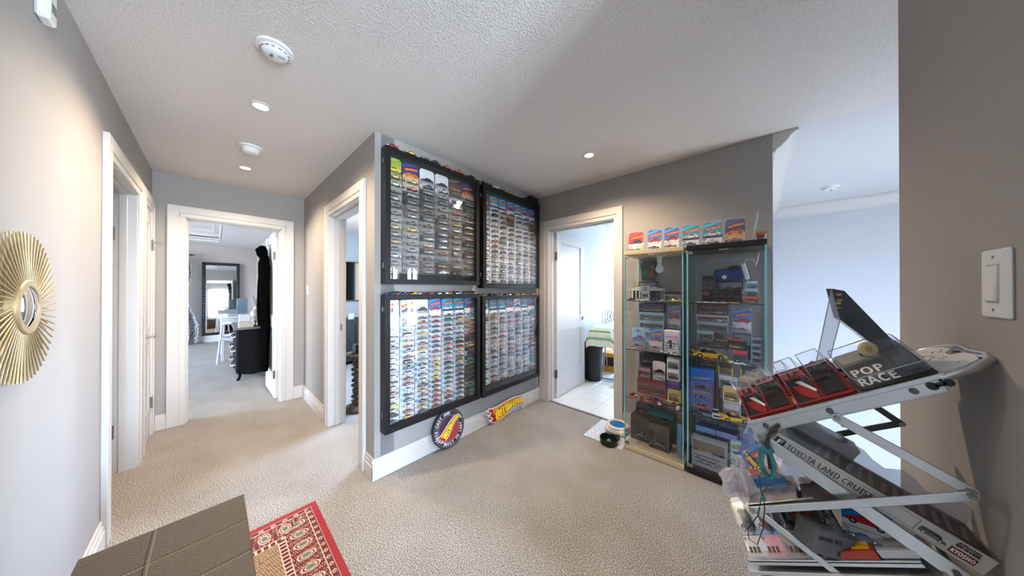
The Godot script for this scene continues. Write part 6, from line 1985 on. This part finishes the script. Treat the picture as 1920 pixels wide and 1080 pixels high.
# ------------------------------------------------------------------ rooms seen through the doorways
func build_beyond() -> void:
	# laundry: ironing board, towel, bin, boxes
	var ib := thing("ironing_board", "white ironing board on thin metal legs in the laundry room", "ironing board", Vector3(3.86, 0, -1.60), .22)
	var b := MB.new()
	var pl := PackedVector2Array()
	for k in 11:
		var a := PI / 2 + PI * k / 10.
		pl.append(Vector2(-.42 + cos(a) * .18, sin(a) * .17))
	pl.append_array(PackedVector2Array([Vector2(.6, -.19), Vector2(.6, .19)]))
	b.T = Transform3D(Basis(Vector3.RIGHT, -PI / 2), Vector3(0, .80, 0))
	b.prism(pl, -.02, .02)
	part("board", b.done(), M("board_cover", Color(.84, .86, .86), .8), ib)
	for s in [-1., 1.]:
		var l := MB.new()
		var tx = .22 - .25 * s
		var fx = .24 + .24 * s
		l.tube([Vector3(tx, .78, .10), Vector3(fx, .03, .12)], .010, 8)
		l.tube([Vector3(tx, .78, -.10), Vector3(fx, .03, -.12)], .010, 8)
		l.tube([Vector3(fx, .025, -.17), Vector3(fx, .025, .17)], .012, 8)
		part("leg", l.done(), M("nickel"), ib)
		for z in [-.18, .18]:
			var f := MB.new()
			f.cyl(Vector3(fx, .022, z - .03), Vector3(fx, .022, z + .03), .021, .021, 12)
			part("foot", f.done(), M("black_plastic"), ib)
	var tw := thing("towel", "white and green striped towel draped over the ironing board's nose", "towel", Vector3(3.41, .83, -1.515), .22)
	var tm := M("towel_cloth", Color.WHITE, .95)
	var ti := Image.create(64, 128, false, Image.FORMAT_RGB8)
	for y in 128:
		for x in 64:
			var c := Color(.84, .87, .84)
			if y % 32 < 9: c = Color(.30, .58, .46) if (x / 4 + y / 3) % 2 == 0 else Color(.55, .74, .62)
			elif y % 32 < 12: c = Color(.70, .82, .74)
			ti.set_pixel(x, y, c)
	tm.albedo_texture = ImageTexture.create_from_image(ti)
	tm.cull_mode = BaseMaterial3D.CULL_DISABLED
	var m := MB.new()
	var prof := [Vector2(-.01, .0), Vector2(-.05, .002), Vector2(-.09, .0), Vector2(-.135, -.02), Vector2(-.15, -.07), Vector2(-.15, -.14), Vector2(-.145, -.22)]
	var rows := []
	for i in prof.size():
		var r := []
		for j in 15:
			var z := -.20 + j * .03
			var fold := .014 * sin(j * 1.3 + i * .4) * float(i) / prof.size()
			var drop := .0 if absf(z) < .15 else -(absf(z) - .15) * (3.2 if z > 0 else 2.6)
			r.append(Vector3(prof[i].x + fold - .02, prof[i].y + drop * (1.0 if i < 4 else .25), z * (.94 if drop == 0. else .86)))
		rows.append(r)
	for i in prof.size() - 1:
		for j in 14:
			m.face([rows[i][j], rows[i][j + 1], rows[i + 1][j + 1], rows[i + 1][j]], Vector3(.2, -1, 0), [Vector2(j / 14., i / 6.), Vector2((j + 1) / 14., i / 6.), Vector2((j + 1) / 14., (i + 1) / 6.), Vector2(j / 14., (i + 1) / 6.)])
	part("cloth", m.done(), tm, tw)
	var tb := thing("trash_bin", "black plastic bin with swing lid under the ironing board", "bin", Vector3(3.77, 0, -1.82))
	var bm := MB.new()
	for k in 1: bm.lathe([Vector2(0, .003), Vector2(.115, .003), Vector2(.118, .01), Vector2(.14, .47), Vector2(.15, .475), Vector2(.15, .49)], 4 * 6)
	part("body", bm.done(), M("black_plastic"), tb)
	var bl := MB.new()
	bl.lathe([Vector2(.152, .48), Vector2(.15, .51), Vector2(.12, .55), Vector2(.07, .58), Vector2(0, .585)], 24, true)
	bl.box(Vector3(.13, .53, 0), Vector3(.07, .03, .06), .006)
	part("lid", bl.done(), M("bin_lid", Color(.05, .055, .06), .3), tb)
	var yb := thing("carton", "yellow and black detergent carton on the laundry floor behind the bin", "carton", Vector3(4.42, 0, -1.80), .1)
	var ym := MB.new()
	ym.box(Vector3(0, .15, 0), Vector3(.30, .30, .22), .003)
	part("shell", ym.done(), M("carton_yellow", Color(.80, .55, .05), .5), yb)
	var yp := MB.new()
	for s in [1., -1.]:
		yp.box(Vector3(-.05, .17, .1105 * s), Vector3(.16, .14, .001))
		yp.box(Vector3(-.1505 * s, .17, 0), Vector3(.001, .14, .14))
	part("dark_print", yp.done(), M("print_plum", Color(.12, .08, .10), .5), yb)
	var wbx := thing("carton", "small white and orange carton between the bin and the yellow one", "carton", Vector3(4.03, 0, -1.86))
	var wm := MB.new()
	wm.box(Vector3(0, .13, 0), Vector3(.12, .26, .10), .003)
	part("shell", wm.done(), M("carton_white"), wbx)
	var wo := MB.new()
	wo.box(Vector3(0, .10, .0505), Vector3(.09, .10, .001))
	wo.box(Vector3(-.0605, .10, 0), Vector3(.001, .10, .08))
	part("orange_print", wo.done(), M("carton_orange", Color(.62, .16, .05), .4), wbx)
	var wr := thing("wire_rack", "coiled black wire iron rest standing on the ironing board", "wire rack", Vector3(4.0, .821, -1.66))
	var wm2 := MB.new()
	for k in 5:
		var rg := []
		for q in 18: rg.append(Vector3(cos(TAU * q / 18) * (.10 - k * .008) + k * .02 - .04, .10 + sin(TAU * q / 18) * (.10 - k * .008), -.06 + k * .03))
		wm2.tube(rg, .004, 6, true)
	part("wire", wm2.done(), M("black_plastic"), wr)
	var fv := thing("floor_vent", "cream floor vent grille on the laundry floor by the open door", "vent", Vector3(3.73, .0035, -1.45), .0)
	var fm := MB.new()
	fm.box(Vector3(0, .003, 0), Vector3(.28, .006, .12), .002)
	part("frame", fm.done(), M("vent_cream", Color(.80, .74, .60), .4), fv)
	for k in 9:
		var s := MB.new()
		s.box(Vector3(-.11 + k * .0275, .0065, 0), Vector3(.010, .002, .085))
		part("slat", s.done(), M("vent_dark", Color(.5, .46, .38), .5), fv)
	# tv room
	var tv := thing("television", "large black flat television on the far wall of the side room", "television", Vector3(1.95, 1.10, -5.85))
	var tm2 := MB.new()
	tm2.box(Vector3(0, .375, .03), Vector3(1.32, .75, .05), .006)
	part("bezel", tm2.done(), M("black_plastic"), tv)
	var ts := MB.new()
	ts.box(Vector3(0, .38, .0555), Vector3(1.29, .72, .002))
	part("screen", ts.done(), M("screen_glass", Color(.01, .012, .02), .06), tv)
	var dr := thing("sideboard", "dark grey sideboard under the television in the side room", "sideboard", Vector3(1.93, 0, -5.55))
	var dm := MB.new()
	dm.box(Vector3(0, .41, 0), Vector3(1.42, .70, .48), .006)
	part("body", dm.done(), M("slate_wood", Color(.10, .105, .12), .5), dr)
	var dt := MB.new()
	dt.box(Vector3(0, .775, 0), Vector3(1.46, .028, .5), .004)
	part("top", dt.done(), M("slate_wood"), dr)
	for k in 3:
		var d := MB.new()
		d.box(Vector3(-.465 + k * .465, .41, .2425), Vector3(.45, .62, .015), .004)
		var dp := part("door", d.done(), M("slate_wood"), dr)
		var kn := MB.new()
		kn.cyl(Vector3(-.30 + k * .49, .45, .25), Vector3(-.30 + k * .49, .45, .275), .012, .014, 12)
		part("knob", kn.done(), M("nickel"), dp)
	for k in 4:
		var f := MB.new()
		f.box(Vector3(.65 if k % 2 else -.65, .03, .18 if k < 2 else -.18), Vector3(.06, .06, .06), .004)
		part("foot", f.done(), M("black_wood"), dr)
	var pt := thing("pedestal_table", "small round table with a carved twisting stone-coloured pedestal in the side room", "side table", Vector3(1.09, 0, -3.31))
	var stone := M("carved_stone", Color(.42, .37, .31), .7)
	stone.albedo_texture = noise_tex(256, .04, 3, ramp([[0., Color(.6, .55, .5)], [1., Color(1, 1, 1)]]), 60)
	tri_mat(stone, 3.)
	var p1 := MB.new()
	p1.lathe([Vector2(0, .59), Vector2(.13, .59), Vector2(.145, .60), Vector2(.145, .612), Vector2(.135, .62), Vector2(0, .62)], 32)
	part("top", p1.done(), stone, pt)
	var p2 := MB.new()
	var prev := .055
	for k in 9:
		var y0 := .06 + k * .059
		p2.lathe([Vector2(.036, y0), Vector2(.062 - k * .001, y0 + .018), Vector2(.060 - k * .001, y0 + .042), Vector2(.036, y0 + .059)], 12, true)
		for j in 5:
			var a := TAU * j / 5 + k * .5
			p2.T = Transform3D(Basis(Vector3.UP, a), Vector3(0, y0 + .03, 0))
			p2.box(Vector3(.055, 0, 0), Vector3(.03, .04, .03), .012)
			p2.T = Transform3D()
	part("pedestal", p2.done(), stone, pt)
	var p3 := MB.new()
	p3.lathe([Vector2(0, 0), Vector2(.14, 0), Vector2(.15, .015), Vector2(.13, .035), Vector2(.07, .06), Vector2(0, .07)], 28, true)
	part("base", p3.done(), stone, pt)
	var wk := thing("basket", "small black woven basket on the carved pedestal table", "basket", Vector3(1.11, .6202, -3.30))
	var wk1 := MB.new()
	wk1.box(Vector3(0, .05, 0), Vector3(.13, .10, .11), .01)
	part("body", wk1.done(), M("black_plastic"), wk)
	for k in 6:
		var s := MB.new()
		for q in [[0., .057, .134, .004], [0., -.057, .134, .004], [.067, 0., .004, .114], [-.067, 0., .004, .114]]: s.box(Vector3(q[0], .012 + k * .016, q[1]), Vector3(q[2], .010, q[3]), .002)
		part("band", s.done(), M("basket_band", Color(.07, .065, .07), .4), wk)
	var bx := thing("book", "white and black book standing on the sideboard under the television", "book", Vector3(1.66, .7895, -5.42), .2)
	var bm2 := MB.new()
	bm2.box(Vector3(0, .05, 0), Vector3(.10, .10, .03), .002)
	part("cover", bm2.done(), M("carton_white"), bx)
	# bedroom
	var mr := thing("standing_mirror", "tall black framed mirror leaning on the far bedroom wall", "mirror", Vector3(.14, .0, -10.18))
	mr.rotation.x = -.03
	var fw := .33
	for q in [[Vector3(-fw, .17, -.02), Vector3(-fw + .06, 2.0, .03)], [Vector3(fw - .06, .17, -.02), Vector3(fw, 2.0, .03)], [Vector3(-fw, .17, -.02), Vector3(fw, .24, .03)], [Vector3(-fw, 1.93, -.02), Vector3(fw, 2.0, .03)]]:
		var s := MB.new()
		s.span(q[0], q[1], .008)
		part("frame_rail", s.done(), M("black_wood"), mr)
	var studs := MB.new()
	for k in 26:
		for x in [-fw + .03, fw - .03]: studs.cyl(Vector3(x, .2 + k * .07, .028), Vector3(x, .2 + k * .07, .036), .016, .008, 8)
	part("studs", studs.done(), M("stud_black", Color(.03, .03, .03), .2), mr)
	var gl := MB.new()
	gl.box(Vector3(0, 1.085, .0), Vector3(.56, 1.72, .01))
	part("mirror_glass", gl.done(), M("mirror"), mr)
	var ft := MB.new()
	ft.box(Vector3(0, .085, .0), Vector3(.6, .17, .05), .004)
	part("foot_board", ft.done(), M("trim_white"), mr)
	var ds := thing("dresser", "black dresser with silver bow handles inside the bedroom doorway", "dresser", Vector3(.50, 0, -6.12))
	var dbm := M("dresser_black", Color(.08, .072, .09), .6)
	dbm.metallic_specular = .2
	var d1 := MB.new()
	d1.span(Vector3(-.26, .085, -.53), Vector3(.28, .735, .53), .006)
	part("body", d1.done(), dbm, ds)
	var d2 := MB.new()
	d2.span(Vector3(-.30, .735, -.56), Vector3(.285, .757, .565), .006)
	part("top", d2.done(), M("dresser_top", Color(.38, .36, .37), .25), ds)
	for r in 3:
		for c in 2:
			var q := MB.new()
			q.span(Vector3(-.275, .105 + r * .21, -.515 + c * .52), Vector3(-.255, .295 + r * .21, -.005 + c * .52), .004)
			var dw := part("drawer", q.done(), dbm, ds)
			var h := MB.new()
			var hp := []
			for k in 9: hp.append(Vector3(-.278 - .04 * sin(PI * k / 8.), .20 + r * .21 + .02 * sin(TAU * k / 8.), -.35 + c * .52 + k * .022))
			h.tube(hp, .009, 8)
			for z in [-.35, -.174]: h.cyl(Vector3(-.272, .20 + r * .21, z + c * .52), Vector3(-.285, .20 + r * .21, z + c * .52), .022, .012, 10)
			part("handle", h.done(), M("chrome"), dw)
	for k in 4:
		var f := MB.new()
		var fx := -.235 if k % 2 else .25
		var fz := .49 if k < 2 else -.49
		f.tube([Vector3(fx, .09, fz), Vector3(fx, .06, fz), Vector3(fx - .01, .03, fz + .008), Vector3(fx - .02, .012, fz + .02)], .018, 8)
		f.cyl(Vector3(fx - .02, 0, fz + .02), Vector3(fx - .02, .014, fz + .02), .022, .018, 10)
		part("leg", f.done(), dbm, ds)
	var ap := MB.new()
	ap.prism(PackedVector2Array([Vector2(-.24, .09), Vector2(-.18, .075), Vector2(-.1, .06), Vector2(0, .075), Vector2(.1, .06), Vector2(.2, .075), Vector2(.26, .09)]), .50, .52)
	part("apron", ap.done(), dbm, ds)
	# on the dresser
	var tops := [["jewellery_box", "small cream box at the near edge of the black dresser", Vector3(.33, .7575, -5.72), Vector3(.16, .075, .12), Color(.74, .70, .62)], ["tissue_box", "white tissue box behind the cream box on the dresser", Vector3(.33, .7575, -5.98), Vector3(.12, .17, .12), Color(.80, .80, .80)]]
	for q in tops:
		var o := thing(q[0], q[1], "box", q[2])
		var s := MB.new()
		s.box(Vector3(0, q[3].y / 2, 0), q[3], .004)
		part("body", s.done(), M("box_%s" % q[0], q[4], .4), o)
		var l := MB.new()
		l.box(Vector3(0, q[3].y + .003, 0), Vector3(q[3].x * 1.04, .012, q[3].z * 1.04), .003)
		part("lid", l.done(), M("lid_%s" % q[0], q[4].darkened(.1), .4), o)
	var va := thing("vase", "silver twisted vase on the right of the black dresser", "vase", Vector3(.46, .7575, -5.80))
	var vm := MB.new()
	vm.lathe([Vector2(0, 0), Vector2(.05, 0), Vector2(.055, .02), Vector2(.04, .05), Vector2(.075, .13), Vector2(.085, .19), Vector2(.06, .25), Vector2(.03, .29), Vector2(.04, .31)], 24, true)
	part("body", vm.done(), M("chrome"), va)
	var vf := MB.new()
	for k in 7: vf.tube([Vector3(0, .28, 0), Vector3(.02 * sin(k * 1.), .36, .02 * cos(k * 1.)), Vector3(.05 * sin(k * 1.), .42 + .02 * (k % 3), .05 * cos(k * 1.))], .005, 5)
	part("dried_stem", vf.done(), M("dried_stem", Color(.45, .40, .30), .8), va)
	var pot := thing("pot", "small black pot beside the silver vase on the dresser", "pot", Vector3(.60, .7575, -5.66))
	var pm := MB.new()
	pm.lathe([Vector2(0, 0), Vector2(.045, 0), Vector2(.05, .06), Vector2(.046, .07), Vector2(.04, .06), Vector2(0, .055)], 20)
	part("body", pm.done(), M("black_plastic"), pot)
	# vanity table, chair and its mirror panel further in
	var vt := thing("vanity_table", "white mirrored vanity table beyond the black dresser", "table", Vector3(.32, 0, -7.75))
	var v1 := MB.new()
	v1.box(Vector3(.05, .80, 0), Vector3(.62, .03, .9), .004)
	v1.box(Vector3(.05, .73, 0), Vector3(.56, .11, .84), .004)
	part("top", v1.done(), M("vanity_white", Color(.74, .74, .76), .2), vt)
	for k in 4:
		var l := MB.new()
		l.box(Vector3(-.20 if k % 2 else .30, .34, .40 if k < 2 else -.40), Vector3(.04, .68, .04), .004)
		part("leg", l.done(), M("vanity_white"), vt)
	var ch := thing("chair", "white slanted-arm chair pulled to the dresser side in the bedroom", "chair", Vector3(.31, 0, -7.0), .5)
	var c1 := MB.new()
	c1.box(Vector3(.02, .44, 0), Vector3(.36, .06, .42), .015)
	part("seat", c1.done(), M("seat_grey", Color(.45, .45, .47), .8), ch)
	for s in [-1., 1.]:
		var a := MB.new()
		a.tube([Vector3(-.12, .70, .2 * s), Vector3(.06, .68, .2 * s), Vector3(.14, .45, .2 * s), Vector3(.17, .0, .21 * s)], .016, 8)
		part("arm", a.done(), M("vanity_white"), ch)
		var l := MB.new()
		l.tube([Vector3(-.12, .70, .2 * s), Vector3(-.15, .40, .2 * s), Vector3(-.18, 0, .21 * s)], .016, 8)
		part("leg", l.done(), M("vanity_white"), ch)
	var cb := MB.new()
	cb.tube([Vector3(-.12, .70, -.2), Vector3(-.14, .74, 0), Vector3(-.12, .70, .2)], .018, 8)
	part("back_rail", cb.done(), M("vanity_white"), ch)
	var em := thing("table_mirror", "grey upright mirror panel standing on the vanity table", "mirror", Vector3(.40, .8152, -7.9), -.1)
	var e1 := MB.new()
	e1.box(Vector3(0, .16, 0), Vector3(.16, .32, .015), .003)
	part("frame", e1.done(), M("panel_grey", Color(.34, .38, .42), .3), em)
	var e2 := MB.new()
	e2.box(Vector3(0, .165, .008), Vector3(.135, .28, .003))
	part("mirror_glass", e2.done(), M("panel_blue", Color(.30, .36, .42), .15), em)
	# black coat hanging on the open bedroom door
	var ct := thing("coat", "long black hooded coat hanging on the open bedroom door", "coat", Vector3(.45, .29, -4.80))
	var rings := [[.0, .20, .035, .0], [.25, .20, .04, .0], [.6, .19, .042, .01], [.95, .18, .045, 0], [1.25, .19, .05, -.01], [1.38, .20, .05, -.01], [1.44, .12, .045, 0], [1.48, .11, .055, -.02], [1.55, .10, .06, -.03], [1.60, .05, .03, -.02]]
	var cm := MB.new()
	var R := []
	for i in rings.size():
		var r := []
		for j in 25:
			var a := TAU * j / 24
			var f := 1.0 + .12 * sin(j * 2.1 + i * .5) * (1.0 - i / 10.)
			var nn := Vector3(cos(a) / rings[i][2], 0, sin(a) / rings[i][1]).normalized()
			r.append(cm.vert(Vector3(rings[i][3] + cos(a) * rings[i][2] * f, rings[i][0], sin(a) * rings[i][1] * f), nn))
		R.append(r)
	for i in rings.size() - 1:
		for j in 24:
			cm.tri(R[i][j], R[i][j + 1], R[i + 1][j])
			cm.tri(R[i][j + 1], R[i + 1][j + 1], R[i + 1][j])
	M("coat_black", Color(.03, .03, .032), 1.0).specular_mode = BaseMaterial3D.SPECULAR_DISABLED
	part("cloth", cm.done(), M("coat_black", Color(.06, .06, .065), 1.0), ct)
	var sl := MB.new()
	for s in [-1., 1.]: sl.tube([Vector3(0, 1.34, .18 * s), Vector3(-.015, 1.1, .20 * s), Vector3(-.02, .75, .195 * s), Vector3(-.01, .55, .19 * s)], .04, 9)
	part("sleeve", sl.done(), M("coat_black"), ct)
	var hk := thing("door_hook", "chrome over-door hook holding the black coat on the bedroom door", "hook", Vector3(.50, 2.035, -4.80))
	var hm := MB.new()
	hm.tube([Vector3(.036, -.03, 0), Vector3(.036, .004, 0), Vector3(-.008, .004, 0), Vector3(-.008, -.12, 0), Vector3(-.05, -.15, 0), Vector3(-.07, -.12, 0)], .005, 8)
	hm.tube([Vector3(-.008, -.03, .08), Vector3(-.04, -.05, .08), Vector3(-.085, -.01, .08)], .005, 8)
	hm.tube([Vector3(-.008, -.03, -.08), Vector3(-.008, -.03, .08)], .005, 8)
	part("hook", hm.done(), M("chrome"), hk)
	# curtain with its rod
	var cu := thing("curtain", "black and white patterned curtain at the left of the bedroom mirror", "curtain", Vector3(-.50, 0, -10.05))
	var cmat := M("curtain_print", Color.WHITE, .9)
	cmat.albedo_texture = noise_tex(512, .035, 2, ramp([[0., Color(.03, .03, .03)], [.52, Color(.05, .05, .05)], [.60, Color(.7, .7, .7)], [1., Color(.8, .8, .8)]]), 70)
	cmat.cull_mode = BaseMaterial3D.CULL_DISABLED
	tri_mat(cmat, 2.0)
	var um := MB.new()
	var cr := []
	for i in 12:
		var y := 2.1 - i * .188
		var spread := .10 + .17 * pow(i / 11., 2.) + .05 * sin(i * .9)
		var r := []
		for j in 17: r.append(Vector3(-.3 + (j / 16.) * (.3 + spread), y, .035 * sin(j * 1.6 + i * .15)))
		cr.append(r)
	for i in 11:
		for j in 16: um.face([cr[i][j], cr[i][j + 1], cr[i + 1][j + 1], cr[i + 1][j]], Vector3(0, y_mid(i), -5))
	part("cloth", um.done(), cmat, cu)
	var rd := thing("curtain_rod", "dark curtain rod with a finial above the patterned curtain", "curtain rod", Vector3(-.6, 2.15, -10.1))
	var rm := MB.new()
	rm.cyl(Vector3(-.6, 0, 0), Vector3(.22, 0, 0), .012, .012, 10)
	rm.cyl(Vector3(.22, 0, 0), Vector3(.30, 0, 0), .022, .004, 10)
	rm.box(Vector3(.15, 0, -.1), Vector3(.02, .02, .2), .002)
	part("rod", rm.done(), M("rod_pewter", Color(.22, .21, .2), .4, .5), rd)
	var ol := thing("wall_outlet", "white wall outlet between the curtain and the bedroom mirror", "outlet", Vector3(-.27, .42, -10.3))
	var om := MB.new()
	om.box(Vector3(0, 0, .003), Vector3(.075, .12, .006), .002)
	part("plate", om.done(), M("white_plastic"), ol)
	var oo := MB.new()
	for y in [-.026, .026]: oo.box(Vector3(0, y, .0065), Vector3(.032, .03, .002), .0005)
	part("socket", oo.done(), M("switch_grey", Color(.70, .70, .69), .4), ol)
	# smoke detector over the stairwell
	smoke_alarm("round white smoke detector on the stairwell's smooth ceiling", 4.49, .565, false)

func y_mid(i: int) -> float:
	return 2.0 - i * .188

# ------------------------------------------------------------------
func _ready() -> void:
	# camera
	var cam := Camera3D.new()
	cam.name = "camera"
	cam.position = Vector3(0, 1.33, 0)
	cam.rotation = Vector3(deg_to_rad(.22), deg_to_rad(-47.67), 0)
	cam.fov = rad_to_deg(2.0 * atan(540.0 / 510.0))
	cam.near = .02
	add_child(cam)
	cam.current = true
	# sky and exposure
	var we := WorldEnvironment.new()
	we.name = "world"
	var env := Environment.new()
	var sky := Sky.new()
	var sm := ProceduralSkyMaterial.new()
	sm.sky_top_color = Color(.62, .78, 1.0)
	sm.sky_horizon_color = Color(.86, .93, 1.0)
	sm.ground_bottom_color = Color(.42, .44, .42)
	sm.ground_horizon_color = Color(.62, .66, .68)
	sm.sky_energy_multiplier = 5.0
	sm.ground_energy_multiplier = 4.0
	sky.sky_material = sm
	env.sky = sky
	env.background_mode = Environment.BG_SKY
	env.tonemap_mode = Environment.TONE_MAPPER_LINEAR
	env.tonemap_exposure = 0.99
	env.sdfgi_enabled = true
	env.ssao_enabled = true
	env.ssil_enabled = true
	we.environment = env
	add_child(we)
	# daylight entering through the windows; the window behind the camera is added
	var day := Color(.92, .96, 1.0)
	for x in [3.15, 3.70]:
		window_light("daylight_stair_upper", Vector3(x, 1.12, 3.31), Vector3.ZERO, Vector2(.4, 1.65), 7.0, day)
		window_light("daylight_stair_lower", Vector3(x, -1.3, 3.31), Vector3.ZERO, Vector2(.4, 1.9), 13.0, day)
	window_light("added_light_behind", Vector3(.21, 1.3, 2.70), Vector3.ZERO, Vector2(.8, 1.55), 27.0, Color(.84, .92, 1.0))  # added source at the unseen rear window, lifts the left wall
	window_light("daylight_bedroom", Vector3(-4.05, 1.42, -7.1), Vector3(0, -PI / 2, 0), Vector2(4.1, 1.4), 6.0, day)
	window_light("daylight_tv_room", Vector3(2.66, 1.45, -3.9), Vector3(0, PI / 2, 0), Vector2(1.3, 1.2), 5.0, day)
	window_light("daylight_laundry", Vector3(6.15, 1.45, -1.05), Vector3(0, PI / 2, 0), Vector2(1.0, 1.2), 6.0, day)
	make_materials()
	card_atlas()
	rng.seed = 4242
	build_shell()
	pot_light("recessed ceiling light in the hall nearest the camera-side smoke detector", .19, -2.228, 3.9)
	pot_light("recessed ceiling light at the far end of the hall before the bedroom doorway", .193, -3.466, 3.9)
	pot_light("recessed ceiling light between the display frames and the glass cabinets", 2.085, -1.038, 3.9)
	smoke_alarm("flat round smoke detector on the hall ceiling nearest the front", .188, -1.65, false)
	smoke_alarm("taller slotted smoke detector between the two hall ceiling lights", .192, -2.93, true)
	build_frames()
	build_signs()
	build_floor_things()
	build_wall_things()
	build_cabinets()
	build_ladder()
	build_ladder_things()
	build_beyond()
